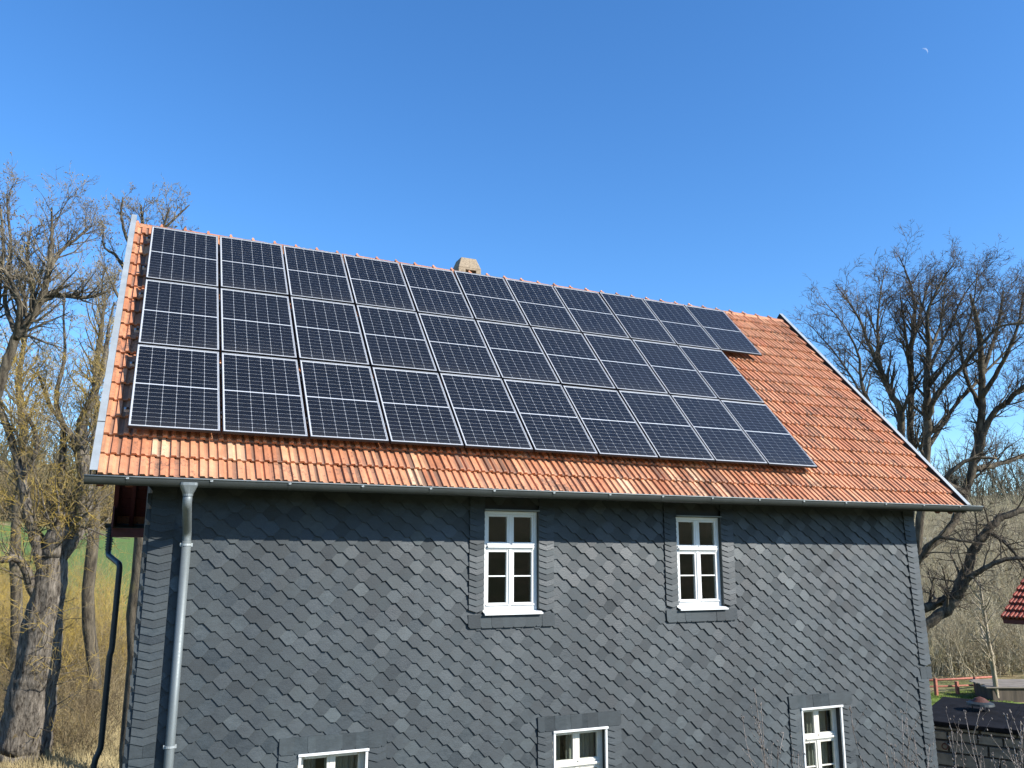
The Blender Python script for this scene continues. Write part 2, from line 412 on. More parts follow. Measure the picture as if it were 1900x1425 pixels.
# front wall backing with real openings
def wall_with_holes(name, x0, x1, z0, z1, ya, yb, holes, mat, parent):
    xs = sorted({x0, x1, *[h[0] for h in holes], *[h[1] for h in holes]})
    zs = sorted({z0, z1, *[h[2] for h in holes], *[h[3] for h in holes]})
    mb = MB()
    for i in range(len(xs) - 1):
        for j in range(len(zs) - 1):
            cx, cz = (xs[i] + xs[i+1]) / 2, (zs[j] + zs[j+1]) / 2
            if any(h[0] < cx < h[1] and h[2] < cz < h[3] for h in holes): continue
            a, b, c, d = xs[i], xs[i+1], zs[j], zs[j+1]
            mb.add([(a, ya, c), (b, ya, c), (b, ya, d), (a, ya, d)], [(0, 1, 2, 3)])
            mb.add([(a, yb, c), (b, yb, c), (b, yb, d), (a, yb, d)], [(3, 2, 1, 0)])
    for (a, b, c, d) in holes:
        mb.add([(a, ya, c), (b, ya, c), (b, yb, c), (a, yb, c), (a, ya, d), (b, ya, d), (b, yb, d), (a, yb, d)],
               [(0, 1, 2, 3), (4, 7, 6, 5), (0, 3, 7, 4), (1, 5, 6, 2)])
    mb.add([(x0, ya, z0), (x1, ya, z0), (x1, yb, z0), (x0, yb, z0), (x0, ya, z1), (x1, ya, z1), (x1, yb, z1), (x0, yb, z1)],
           [(0, 3, 2, 1), (4, 5, 6, 7), (0, 4, 7, 3), (1, 2, 6, 5)])
    return mb.build(name, mat, parent)
MAT['backing'] = simple('slate_backing', (.022, .026, .028), .7, 0, .2, 4, .1)
front = wall_with_holes('front_wall', X0 + .01, X1 - .01, -5.75, -.60, WY + .022, WY + .32, OPEN, MAT['backing'], house)
MB().box(X0 + .03, X1 - .03, WY + .03, REAR_Y - .03, GZ - 3.6, -5.752).build('plinth', MAT['plaster'], house)
# rear wall and gables
MB().box(X0 + .01, X1 - .01, REAR_Y - .3, REAR_Y, -5.75, -.72).build('rear_wall', MAT['plaster'], house)
def gable(x0, x1, name):
    poly = [(WY + .321, -5.75), (REAR_Y - .301, -5.75), (REAR_Y - .301, -.75), (RY, RZ - .22), (WY + .321, -.75)]
    n = len(poly)
    vs = [(x0, y, z) for y, z in poly] + [(x1, y, z) for y, z in poly]
    fs = [tuple(range(n))[::-1], tuple(range(n, 2 * n))] + [(i, (i+1) % n, (i+1) % n + n, i + n) for i in range(n)]
    return MB().add(vs, fs).build(name, MAT['darkwood'], house)
gab = gable(X0 + .03, X0 + .28, 'gable_wall'); gable(X1 - .28, X1 - .03, 'gable_wall')
# boards and cover strips on the gable beside the downpipe
y = WY + .34; bi = 0
while y < REAR_Y - .05:
    w = random.uniform(.17, .22)
    top = -.80 + max(0, (RZ + .45) * (1 - abs(y + w / 2 - RY) / (RY - WY)))
    xo = X0 + .03 - random.uniform(.018, .03)
    o = MB().box(xo, X0 + .03, y, y + w - .015, -3.1 + random.uniform(-.05, .05), min(top, RZ - .5)).build('gable_board', MAT['darkwood'], gab)
    o = MB().box(xo - .02, xo, y + w - .035, y + w + .015, -3.05, min(top, RZ - .55)).build('cover_strip', MAT['greywood'], gab)
    y += w; bi += 1
MB().add([(X0 + .03, WY + .34, -3.12), (X0 + .03, REAR_Y, -3.12), (X0 - .10, REAR_Y, -9.4), (X0 - .10, WY + .34, -9.4), (X0 + .06, WY + .34, -9.4), (X0 + .06, REAR_Y, -9.4)],
         [(0, 1, 2, 3), (0, 3, 4), (1, 5, 2), (0, 4, 5, 1), (2, 5, 4, 3)]).build('gable_skirt', MAT['darkwood'], house)
# inside: floors and a dim back wall so that the windows look into rooms
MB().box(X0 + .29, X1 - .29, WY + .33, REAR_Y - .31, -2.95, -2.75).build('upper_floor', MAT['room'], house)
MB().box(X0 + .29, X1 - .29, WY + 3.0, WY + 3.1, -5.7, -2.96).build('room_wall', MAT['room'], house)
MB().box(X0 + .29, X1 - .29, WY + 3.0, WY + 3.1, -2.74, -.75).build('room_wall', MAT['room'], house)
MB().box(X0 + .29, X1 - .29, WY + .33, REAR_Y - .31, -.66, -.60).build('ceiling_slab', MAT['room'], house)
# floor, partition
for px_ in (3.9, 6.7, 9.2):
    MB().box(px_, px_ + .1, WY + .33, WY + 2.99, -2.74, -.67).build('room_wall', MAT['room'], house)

# ------------------------------------------------------------------ slates
def slate_mesh(pts, y_bot, y_top, th, z_lo, z_hi, name='slate'):
    """pts: outline in (x,z), counter-clockwise seen from the front; the lower edge stands proud"""
    n = len(pts)
    def yy(z): return y_bot + (y_top - y_bot) * (z - z_lo) / (z_hi - z_lo)
    v = [(x, yy(z), z) for x, z in pts] + [(x, yy(z) + th if th > 0 else -th, z) for x, z in pts]
    f = [tuple(range(n))] + [(i, i + n, (i + 1) % n + n, (i + 1) % n) for i in range(n)]
    return v, f
PX, PZ = 0.2925, 0.0932
def in_holes(x, z, m):
    return any(a - m < x < b + m and c - m < z < d + m for a, b, c, d in OPEN)
hexpts = [(-.030, 0), (.030, 0), (.1200, PZ), (.1200, .205), (-.1200, .205), (-.1200, PZ)]
slates = []
row = 0; z = -1.3215 + 8 * PZ
while z > -5.74:
    k = round((z + 1.3215) / PZ)
    off = .978 + (PX / 2 if k % 2 else 0)
    i0 = math.ceil((X0 + .06 - off) / PX); i1 = math.floor((X1 - .08 - off) / PX)
    for i in range(i0, i1 + 1):
        x = off + i * PX
        if in_holes(x, z + .10, .115): continue
        slates.append((x, z))
    z -= PZ
def slate_score(s):
    P = Vector((s[0], WY, s[1] + .05)); px, py = project(P)
    ok = 20 < px < 1880 and 920 < py < 1410
    inside_strip = (s[0] < .62 or s[0] > 12.5 or any(a - .2 < s[0] < b + .2 and (c - .2 < s[1] + .05 < d + .2) for a, b, c, d in OPEN))
    return (P - CAM).length + (0 if ok else 100) + (50 if inside_strip else 0) + (3 if .6 < s[0] < .85 else 0)
order = sorted(range(len(slates)), key=lambda i: slate_score(slates[i])); single = set(order[:300])
def slate_tint(): return min(1, max(0.01, random.gauss(.47, .24)))
base_variants = []
for q in range(20):
    jit = [(x + random.uniform(-.005, .005), zz + random.uniform(-.005, .005)) for x, zz in hexpts]
    v, f = slate_mesh(jit, -.019 + random.uniform(-.004, .004), .012, .007, 0, .205)
    me = bpy.data.meshes.new('slate'); me.from_pydata(v, [], f); me.materials.append(MAT['slate']); base_variants.append((me, v, f))
SV, SF, ST = [], [], []
for i, (x, z) in enumerate(slates):
    q = random.randrange(20); me, v, f = base_variants[q]
    jx, jz = random.uniform(-.003, .003), random.uniform(-.0045, .0045)
    if random.random() < .01: jz -= random.uniform(.008, .02)
    if i in single:
        o = bpy.data.objects.new('slate', me); o['tint'] = slate_tint()
        place(o, front, Matrix.Translation((x + jx, WY, z + jz)) @ Matrix.Rotation(random.uniform(-.012, .012), 4, 'Y') @ Matrix.Rotation(random.uniform(-.02, .02), 4, 'X') @ Matrix.Rotation(random.uniform(-.03, .03), 4, 'Z'))
    else:
        b = len(SV); t = slate_tint(); yb = random.uniform(-.002, .001)
        tx_ = random.uniform(-.03, .03); tz_ = random.uniform(-.02, .02); SV += [(a[0] + x + jx, a[1] + WY + yb + tx_ * a[0] + tz_ * (a[2] - .1), a[2] + z + jz) for a in v]; SF += [tuple(k + b for k in ff) for ff in f]; ST += [t] * len(f)
def stuff_mesh(name, V, F, T, mat, parent, mw=None):
    me = bpy.data.meshes.new(name); me.from_pydata(V, [], F); me.materials.append(mat)
    at = me.attributes.new('tint', 'FLOAT', 'FACE'); at.data.foreach_set('value', T)
    o = bpy.data.objects.new(name, me); place(o, parent, mw); o['kind'] = 'stuff'; return o
stuff_mesh('slate_field', SV, SF, ST, MAT['slate'], front)

# chevron borders up the corners and beside the windows: every piece a slate of its own
def edge_piece(pts, zlo, zhi, yb, yt, th, name='edge_slate'):
    cx = sum(p[0] for p in pts) / len(pts); z0 = zlo
    v, f = slate_mesh([(x - cx, z - z0) for x, z in pts], yb, yt, th, 0, zhi - zlo)
    me = bpy.data.meshes.new(name); me.from_pydata(v, [], f); me.materials.append(MAT['slate'])
    o = bpy.data.objects.new(name, me); o['tint'] = slate_tint() * .8 + .05
    return place(o, front, Matrix.Translation((cx, WY, z0)))
def chevrons(fx0, fx1, ztop, zbot, pitch, drop=.034):
    z = ztop
    while z > zbot:
        a, b = fx0(z), fx1(z); c = (a + b) / 2 + random.uniform(-.004, .004)
        j = random.uniform(-.003, .003)
        edge_piece([(a, z + drop + j), (c, z + j), (b, z + drop + j), (b, z + pitch * 1.55 + drop), (c, z + pitch * 1.55), (a, z + pitch * 1.55 + drop)],
                   z, z + pitch * 1.55 + drop, -.039, -.010, -.004)
        z -= pitch
chevrons(lambda z: X0 - .004, lambda z: X0 + .262, -.66, -3.58, .0905)
chevrons(lambda z: X0 - .004, lambda z: X0 + .262, -3.78, -5.70, .0905)
for k, (a, b) in enumerate([(X0 - .004, X0 + .13), (X0 + .133, X0 + .262)]):
    edge_piece([(a, -3.68), (b, -3.68), (b, -3.50), (a, -3.50)], -3.68, -3.50, -.034, -.020, .0145)
def rx(z):   # the cladding on the far corner flares out towards the storey break
    return X1 + .10 * (-.63 - z) / 2.7 if z > -3.40 else X1 + .02 + .05 * (-3.4 - z) / 2.3
chevrons(lambda z: rx(z) - .25, lambda z: rx(z) + .004, -.66, -3.30, .0905)
chevrons(lambda z: rx(z) - .25, lambda z: rx(z) + .004, -3.56, -5.70, .0905)
edge_piece([(X1 - .155, -3.50), (X1 - .02, -3.50), (X1 - .02, -3.31), (X1 - .155, -3.31)], -3.5, -3.31, -.034, -.02, .0145)
edge_piece([(X1 - .017, -3.50), (X1 + .10, -3.50), (X1 + .11, -3.31), (X1 - .017, -3.31)], -3.5, -3.31, -.034, -.02, .0145)
def cut_row(xa, xb, z0, z1, left_cut):
    x = xa; n = random.randint(0, 2)
    ws = []
    while x < xb - .02:
        w = min(xb - x, random.choice([.165, .165, .17, .09, .16])); 
        if xb - x - w < .05: w = xb - x
        ws.append((x, x + w)); x += w
    mid = (xa + xb) / 2
    for a, b in ws:
        c = .028
        if b < mid: pts = [(a + c, z0), (b + .008, z0), (b + .008, z1), (a, z1), (a, z0 + c)]
        else: pts = [(a - .008, z0), (b - c, z0), (b, z0 + c), (b, z1), (a - .008, z1)]
        yb = -.034 - random.uniform(0, .006)
        edge_piece(pts, z0, z1, yb, yb + .014, .0145)
for (a, b, c, d) in UP:
    chevrons(lambda z: a - .222, lambda z: a - .004, -.66, c - .06, .0815)
    chevrons(lambda z: b + .006, lambda z: b + .24, -.66, c - .06, .0815)
    cut_row(a - .225, b + .245, c - .20, c - .025, True)
for (a, b, c, d) in LOW:
    chevrons(lambda z: a - .235, lambda z: a - .012, d - .06, c - .06, .0905)
    chevrons(lambda z: b + .012, lambda z: b + .235, d - .06, c - .06, .0905)
    cut_row(a - .235, b + .235, d + .018, d + .208, True)
    cut_row(a - .235, b + .235, c - .20, c - .025, True)

# ------------------------------------------------------------------ windows
def pane(win, a, b, c, d, y, mat):
    MB().box(a, b, y, y + .006, c, d).build('pane', mat, win)
def rect_frame(win, name, a, b, c, d, wl, wr, wb, wt, y0, y1, mat, bevel=.004):
    mb = MB()
    mb.box(a, a + wl, y0, y1, c, d); mb.box(b - wr, b, y0, y1, c, d)
    mb.box(a + wl, b - wr, y0 + .0005, y1, c, c + wb); mb.box(a + wl, b - wr, y0 + .0005, y1, d - wt, d)
    return mb.build(name, mat, win, bevel=bevel)
def window(op, kind, idx):
    a, b, c, d = op; up = kind == 'upper'
    yf = WY + (.032 if up else .10); m = MAT['white'] if up else MAT['cream']
    win = empty('window', ((a + b) / 2, yf, c), house)
    mid = (a + b) / 2
    rect_frame(win, 'outer_frame', a + .002, b - .002, c + .02, d - .002, .05, .05, .06, .045, yf, yf + .07, m)
    zt = d - (.475 if up else .455)
    MB().box(a + .052, b - .052, yf - .008, yf + .07, zt - .055, zt + .012).build('transom', m, win, bevel=.005)
    MB().box(a + .058, b - .058, yf - .034, yf - .008, zt - .030, zt + .004).build('transom_moulding', m, win, bevel=.006)
    MB().box(mid - .022, mid + .022, yf + .002, yf + .068, zt + .013, d - .048).build('mullion', m, win, bevel=.004)
    MB().box(mid - .026, mid + .026, yf - .008, yf + .068, c + .081, zt - .056).build('mullion', m, win, bevel=.006)
    for s0, s1 in ((a + .052, mid - .023), (mid + .023, b - .052)):
        rect_frame(win, 'sash', s0, s1, zt + .014, d - .048, .030, .030, .036, .030, yf + .004, yf + .060, m, .005)
        pane(win, s0 + .028, s1 - .028, zt + .046, d - .076, yf + .03, MAT['window_glass'])
        MB().box(s0 - .006, s1 + .006, yf - .016, yf + .003, zt + .016, zt + .034).build('drip_rail', m, win, bevel=.003)
    for s0, s1 in ((a + .052, mid - .027), (mid + .027, b - .052)):
        z0, z1 = c + .082, zt - .057
        rect_frame(win, 'sash', s0, s1, z0, z1, .030, .030, .040, .030, yf + .004, yf + .060, m, .005)
        zb = (z0 + z1) / 2 + .02
        MB().box(s0 + .031, s1 - .031, yf + .016, yf + .05, zb - .009, zb + .009).build('glazing_bar', m, win, bevel=.003)
        pane(win, s0 + .028, s1 - .028, z0 + .038, z1 - .028, yf + .032, MAT['window_glass'])
        MB().box(s0 - .006, s1 + .006, yf - .016, yf + .003, z0 + .004, z0 + .022).build('drip_rail', m, win, bevel=.003)
    # sheet metal sill sloping outwards
    mb = MB(); y0 = WY - .075
    mb.add([(a - .004, y0, c - .012), (b + .045, y0, c - .012), (b + .045, yf + .01, c + .021), (a - .004, yf + .01, c + .021),
            (a - .004, y0, c - .032), (b + .045, y0, c - .032), (b + .045, y0 + .012, c - .032), (a - .004, y0 + .012, c - .032)],
           [(0, 1, 2, 3), (4, 5, 1, 0), (7, 6, 5, 4), (0, 3, 7, 4), (1, 5, 6, 2), (3, 2, 6, 7)])
    mb.build('sill', MAT['white'], win)
    if up:
        MB().box(a - .012, b + .002, WY - .06, WY + .03, d + .001, d + .022).build('head_flashing', MAT['zinc_light'], win, bevel=.003)
        MB().box(b - .0015, b + .0055, WY - .028, yf, c + .03, d - .002).build('reveal_lining', MAT['zinc'], win)
    else:
        MB().box(a - .010, b + .012, WY - .055, WY + .04, d - .012, d + .017).build('head_flashing', MAT['white'], win, bevel=.003)
        MB().box(a - .002, a + .030, WY - .036, WY - .004, c + .01, d - .013).build('side_flashing', MAT['white'], win, bevel=.003)
        MB().box(b - .028, b + .004, WY - .036, WY - .004, c + .01, d - .013).build('side_flashing', MAT['white'], win, bevel=.003)
    return win
for i, op in enumerate(UP): window(op, 'upper', i)
for i, op in enumerate(LOW): window(op, 'lower', i)
# curtains behind the lower windows
for i, (a, b, c, d) in enumerate(LOW):
    mb = MB(); n = 40; w = (b - a)
    for (xa, xb) in ((a + .02, a + .02 + w * .30), (b - .02 - w * .52, b - .02)):
        vs = []
        for k in range(n + 1):
            x = xa + (xb - xa) * k / n; yy = WY + .33 + .02 * math.sin(k * .9 + i)
            vs += [(x, yy, c), (x, yy, d)]
        base = len(mb.v); mb.v += vs
        mb.f += [(base + 2*k, base + 2*k + 2, base + 2*k + 3, base + 2*k + 1) for k in range(n)]
    o = mb.build('curtain', MAT['curtain'], None, Matrix.Identity(4), smooth=True)
    tag(o, ['grey beige curtain behind the lower window beside the downpipe', 'grey beige curtain behind the middle window of the lower row',
            'grey beige curtain behind the lower window beside the budding shrubs'][i], 'curtain', 'curtains behind the lower windows')

# ------------------------------------------------------------------ roof: deck, tiles, ridge, verges
VX0, VX1 = -0.258, 13.39
PITCH_T = (VX1 - VX0) / 65; GAUGE = 0.341; S0 = -0.65; NROW = 18
deck = MB().box(VX0 - .02, VX1 + .02, S0 + .07, RIDGE_S, TILE_OFF - .09, TILE_OFF - .03).build('roof', MAT['underlay_shade'], house, RX)
rear_len = (RY - (-.38)) / math.cos(SLOPE) + .12
RX2 = Matrix.Translation((0, 2 * RY, 0)) @ Matrix.Scale(-1, 4, (0, 1, 0)) @ RX
mbr = MB()
prof = [(0, -.004), (.005, .024), (.054, .026), (.066, .003), (.082, -.003), (.099, .002), (.106, .021), (.142, .022), (.153, .003), (.178, -.002), (.206, .001), (.214, .001)]
TROUGH = {3: 1, 4: 1, 2: .4, 8: 1, 9: 1, 7: .4, 10: .6}
def tile_geo(x_from=0.0, seed=0):
    rd = random.Random(seed); pr = [(max(x, x_from), h) for x, h in prof if x >= x_from - 1e-6]
    n = len(pr); L = .395
    v = []
    for vv, wz in ((0, .043), (.012, .047), (L, -.006)):      # slightly rounded nose
        lo = .004 if vv == 0 else 0
        v += [(x, vv, h + wz - lo) for x, h in pr]
    v += [(x, .005, h + .006) for x, h in pr]                 # lower edge of the nose
    f = []
    for r_ in range(2):
        for i in range(n - 1): f.append((r_*n + i, r_*n + i + 1, (r_+1)*n + i + 1, (r_+1)*n + i))
    for i in range(n - 1): f.append((3*n + i, 3*n + i + 1, i + 1, i))
    f.append((3*n, 0, n, 2*n)); f.append((4*n - 1, 3*n - 1, 2*n - 1, n - 1))
    return v, f
def tile_dirt(n_f, first, rd):
    a, b = (max(0, rd.gauss(.55, .40)) for _ in range(2)); out = []
    for i in range(n_f):
        c = i % 11 if n_f > 30 else i % 6 + 5
        out.append(min(1, TROUGH.get(c, 0) * (a if c < 6 else b)))
    return out
full_v, full_f = tile_geo(); half_v, half_f = tile_geo(.102)
TRD = random.Random(11)
def tile_me(v, f):
    me = bpy.data.meshes.new('roof_tile'); me.from_pydata(v, [], f); me.materials.append(MAT['tile'])
    at = me.attributes.new('dirt', 'FLOAT', 'FACE'); at.data.foreach_set('value', tile_dirt(len(f), 0, TRD)); return me
half_v = [(x - .102, y, z) for x, y, z in half_v]
FULL, HALF = [tile_me(full_v, full_f) for _ in range(10)], [tile_me(half_v, half_f) for _ in range(4)]
MOSSY = [tile_me(full_v, full_f) for _ in range(6)]
for m_ in MOSSY: m_.attributes['dirt'].data.foreach_set('value', [TRD.uniform(.35, 1.0) if TRD.random() < .75 else .1 for _ in m_.polygons])
first_v = [(x, y, z) for x, y, z in full_v]
PW, PH, PC, PR = 1.0, 1.6689, 1.03955, 1.72587
ROWN = [10, 10, 11]
def under_panel(x, s):
    for r_ in range(3):
        if r_ * PR - .02 < s < r_ * PR + PH + .05 and -.02 < x < (ROWN[r_] - 1) * PC + PW: return True
    return False
tiles = []
for k in range(NROW):
    s = S0 + k * GAUGE
    if k % 2 == 0:
        tiles += [(VX0 + i * PITCH_T, s, 0) for i in range(65)]
    else:
        tiles.append((VX0, s, 1)); tiles += [(VX0 + (i + .5) * PITCH_T, s, 0) for i in range(64)]; tiles.append((VX0 + 64.5 * PITCH_T, s, 2))
def tile_score(t):
    P = rp(t[0] + .1, t[1] + .15, TILE_OFF); hid = under_panel(t[0] + .1, t[1] + .17)
    return (P - CAM).length + (100 if hid else 0)
order = sorted(range(len(tiles)), key=lambda i: tile_score(tiles[i])); single_t = set(order[:300])
TV, TF, TT, TD = [], [], [], []
right_v = [(x if x <= .104 else .104, y, z) for x, y, z in full_v]
def tile_tint(x, s):
    n = noise.noise(Vector((x * .45, s * .9, 3.1))) * .5
    base = .46 + n * .35 + random.gauss(0, .16)
    if random.random() < .06: base = random.uniform(.88, 1.0)
    if x > 10.2: base = base * .75 + .10
    return min(1, max(.01, base))
for i, (x, s, kd) in enumerate(tiles):
    v, f = ((full_v, full_f), (half_v, half_f), (right_v, full_f))[kd]
    t = tile_tint(x, s)
    jw = random.uniform(-.002, .003) + .012 * noise.noise(Vector((x * .35, s * .5, 1.7))); js = random.uniform(-.005, .005) + .012 * noise.noise(Vector((x * .5, s * .3, 8.2)))
    mossy = s < -.2 and 3.5 < x < 11 and random.random() < (.30 if s > -.5 else .08)
    if mossy: t = random.uniform(.05, .5)
    jr = random.uniform(-.008, .008)
    if i in single_t and kd < 2:
        o = bpy.data.objects.new('roof_tile', random.choice((MOSSY if mossy else FULL) if kd == 0 else HALF)); o['tint'] = t
        place(o, deck, RX @ Matrix.Translation((x, s + js, TILE_OFF + jw)) @ Matrix.Rotation(jr, 4, 'Z') @ Matrix.Rotation(random.uniform(-.01, .01), 4, 'Y'))
    else:
        b = len(TV); TV += [(a[0] + x, a[1] + s + js, a[2] + TILE_OFF + jw) for a in v]; TF += [tuple(q + b for q in ff) for ff in f]; TT += [t] * len(f); TD += tile_dirt(len(f), 0, TRD)
tf = stuff_mesh('roof_tile_field', TV, TF, TT, MAT['tile'], deck, RX)
tf.data.attributes.new('dirt', 'FLOAT', 'FACE').data.foreach_set('value', TD)
# rear slope
RXB = Matrix.Translation((0, RY, RZ)) @ Matrix.Rotation(-SLOPE, 4, 'X')
MB().box(VX0 - .02, VX1 + .02, .03, 6.55, -.09, .0).build('rear_roof_slope', MAT['tile'], house, RXB)
# boarding under the overhanging verges, painted dark red
for side, (xa, xb) in enumerate(((VX0 - .015, X0 + .02), (X1 - .02, VX1 + .015))):
    for q in range(26):
        s_ = S0 + .08 + q * .235
        if s_ + .23 < RIDGE_S - .1:
            MB().box(xa, xb, s_, s_ + .228, TILE_OFF - .115, TILE_OFF - .0905).build('verge_board', MAT['redwood'], deck, RX)
    for q in range(26):
        MB().box(xa, xb, .15 + q * .235, .15 + q * .235 + .228, -.115, -.0905).build('verge_board', MAT['redwood'], house, RXB)
# rafters at the left and right verge
for xa in (VX0 - .01, X0 - .30, X1 + .22, VX1 - .07):
    MB().box(xa, xa + .08, S0 + .12, RIDGE_S - .2, TILE_OFF - .25, TILE_OFF - .116).build('verge_rafter', MAT['redwood'], house, RX)
    MB().box(xa, xa + .08, .22, 6.4, -.25, -.116).build('verge_rafter', MAT['redwood'], house, RXB)
# ridge tiles
n_r = 37; pr_ = (VX1 - VX0) / n_r
def ridge_mesh():
    mb = MB(); k = 8
    ring = []
    for (x, r_) in ((0, .120), (.045, .122), (.050, .104), (pr_ + .03, .096)):
        ring.append([(x, -math.cos(math.pi * j / k) * r_ * 1.08, math.sin(math.pi * j / k) * r_ * .92) for j in range(k + 1)])
    vs = [p for rg in ring for p in rg]; fs = []
    for a in range(3):
        for j in range(k): fs.append((a*(k+1)+j, a*(k+1)+j+1, (a+1)*(k+1)+j+1, (a+1)*(k+1)+j))
    fs.append(tuple(range(k + 1)))
    mb.add(vs, fs)
    mb.add([(.004, -.022, .105), (.05, -.022, .10), (.05, .022, .10), (.004, .022, .105), (.012, -.012, .142), (.04, -.012, .138), (.04, .012, .138), (.012, .012, .142)],
           [(4, 5, 6, 7), (0, 1, 5, 4), (1, 2, 6, 5), (2, 3, 7, 6), (3, 0, 4, 7)])
    me = mb.mesh('ridge_tile'); me.materials.append(MAT['tile']); return me
RM = ridge_mesh()
for i in range(n_r):
    o = bpy.data.objects.new('ridge_tile', RM); o['tint'] = min(1, max(0, random.gauss(.38, .15)))
    place(o, deck, Matrix.Translation((VX0 + i * pr_, RY, RZ - .085 + random.uniform(-.004, .004))) @ Matrix.Rotation(random.uniform(-.01, .01), 4, 'Z'))
# metal verge trims: an upstand along each gable with a turned-in cap
def verge(x0, x1, wcap, inner):
    mb = MB(); sa, sb = S0 + .02, RIDGE_S + .16
    xo = x0 if inner > 0 else x1
    mb.box(min(x0, x1), max(x0, x1), sa, sb, TILE_OFF + wcap - .004, TILE_OFF + wcap)
    mb.box(xo - (0 if inner > 0 else .004), xo + (.004 if inner > 0 else 0), sa, sb, TILE_OFF - .16, TILE_OFF + wcap - .0045)
    xi = x1 if inner > 0 else x0
    if inner > 0: mb.box(xi - (.004 if inner > 0 else 0), xi + (0 if inner > 0 else .004), sa, sb, TILE_OFF - .02, TILE_OFF + wcap - .0045)
    return mb
v = verge(-.335, -.256, .085, +1).build('verge_trim', MAT['zinc_pale'], house, RX)
v2 = verge(VX1 + .035, VX1 + .125, .078, -1).build('verge_trim', MAT['zinc_pale'], house, RX)
MB().box(VX1 + .034, VX1 + .040, S0 + .02, RIDGE_S + .15, TILE_OFF - .05, TILE_OFF + .072).build('verge_shade_strip', MAT['underlay_shade'], house, RX)  # dark strip painting the upstand's shadow beside the right verge trim
MB().box(VX1 + .005, VX1 + .033, S0 + .02, RIDGE_S + .1, TILE_OFF - .10, TILE_OFF - .05).build('verge_channel', MAT['underlay_shade'], house, RX)  # channel coloured dark as part of the same painted shadow
MB().box(-.336, -.255, .2, .215, TILE_OFF + .0855, TILE_OFF + .0875).build('trim_joint', MAT['zinc'], v, RX)
# eaves: soffit and fascia
MB().box(VX0, VX1, -.28, WY - .04, -.660, -.640).build('soffit', MAT['underlay_shade'], house)
MB().box(VX0, VX1, -.315, -.281, -.70, -.64).build('fascia', MAT['underlay_shade'], house)

# ------------------------------------------------------------------ gutter and downpipes
GX0, GX1, GY, GR = -.372, 13.62, -.405, .066
def gz(x): return -.632 + .036 * (x - GX0) / (GX1 - GX0)
def gutter_mesh(x0, x1, zf, nx=28):
    mb = MB(); k = 12
    for th_, inn in ((GR, False), (GR - .004, True)):
        b0 = len(mb.v)
        for i in range(nx + 1):
            x = x0 + (x1 - x0) * i / nx
            for j in range(k + 1):
                a = math.pi + math.pi * j / k
                mb.v.append((x, GY + math.cos(a) * th_, zf(x) + math.sin(a) * th_ * 1.3))
        for i in range(nx):
            for j in range(k):
                q = (b0 + i*(k+1)+j, b0 + i*(k+1)+j+1, b0 + (i+1)*(k+1)+j+1, b0 + (i+1)*(k+1)+j)
                mb.f.append(q if inn else q[::-1])
    for x in (x0, x1):
        b0 = len(mb.v)
        mb.v += [(x, GY + math.cos(math.pi + math.pi * j / k) * GR, zf(x) + math.sin(math.pi + math.pi * j / k) * GR * 1.3) for j in range(k + 1)]
        mb.f.append(tuple(range(b0, b0 + k + 1)))
    return mb
gut = gutter_mesh(GX0, GX1, gz).build('gutter', MAT['zinc'], house, smooth=True)
pts = [(GX0 + (GX1 - GX0) * i / 28, GY - GR - .004, gz(GX0 + (GX1 - GX0) * i / 28) + .004) for i in range(29)]
MB().tube(pts, .0085, 8).build('front_bead', MAT['zinc_light'], gut, smooth=True)
bx = .05
while bx < GX1 - .1:
    mb = MB(); k = 10; z0 = gz(bx); w = .013
    vs = []
    for j in range(k + 1):
        a = math.pi + math.pi * j / k
        for xx in (bx - w, bx + w):
            vs.append((xx, GY + math.cos(a) * (GR + .0035), z0 + math.sin(a) * (GR * 1.3 + .0035)))
    mb.add(vs, [(2*j, 2*j+1, 2*j+3, 2*j+2) for j in range(k)])
    br = mb.build('gutter_bracket', MAT['zinc'], gut)
    MB().add([(bx - .013, GY - GR - .012, z0 - .022), (bx + .013, GY - GR - .012, z0 - .022), (bx + .016, GY - GR - .012, z0 - .006), (bx, GY - GR - .016, z0 + .0), (bx - .016, GY - GR - .012, z0 - .006),
              (bx, GY - GR + .004, z0 - .03)],
             [(0, 1, 2, 3, 4), (0, 5, 1), (1, 5, 2), (4, 5, 0)]).build('bracket_tongue', MAT['zinc_pale'], gut)
    bx += .866
# funnel outlet and swan-neck downpipe
dp = empty('downpipe', (.74, WY - .10, GZ), house)
mb = MB(); k = 16
zt, fx = gz(.68) - .035, .68
rings = [(zt, .098, .080), (zt - .03, .098, .080), (zt - .125, .056, .054), (zt - .15, .054, .054)]
b0 = len(mb.v)
for (zz, ax, ay) in rings:
    for j in range(k):
        q = 2 * math.pi * j / k
        c, s_ = math.cos(q), math.sin(q)
        ex = 2 if zz > zt - .04 else 1
        cc = math.copysign(abs(c) ** (1 / ex), c); ss = math.copysign(abs(s_) ** (1 / ex), s_)
        mb.v.append((fx + cc * ax, GY + ss * ay - .006, zz))
for i in range(3):
    for j in range(k): mb.f.append((b0 + i*k + j, b0 + (i+1)*k + j, b0 + (i+1)*k + (j+1) % k, b0 + i*k + (j+1) % k))
mb.build('funnel', MAT['zinc_light'], dp, smooth=False)
def curve_pts(P, n=5):
    """rounded polyline"""
    P = [Vector(p) for p in P]; out = [P[0]]
    for i in range(1, len(P) - 1):
        a, b, c = P[i-1], P[i], P[i+1]; d = min((a-b).length * .45, (c-b).length * .45, .11)
        p0 = b + (a-b).normalized() * d; p2 = b + (c-b).normalized() * d
        for q in range(n + 1):
            t = q / n; out.append(p0 * (1-t)**2 + b * 2*t*(1-t) + p2 * t*t)
    out.append(P[-1]); return out
py_ = WY - .105
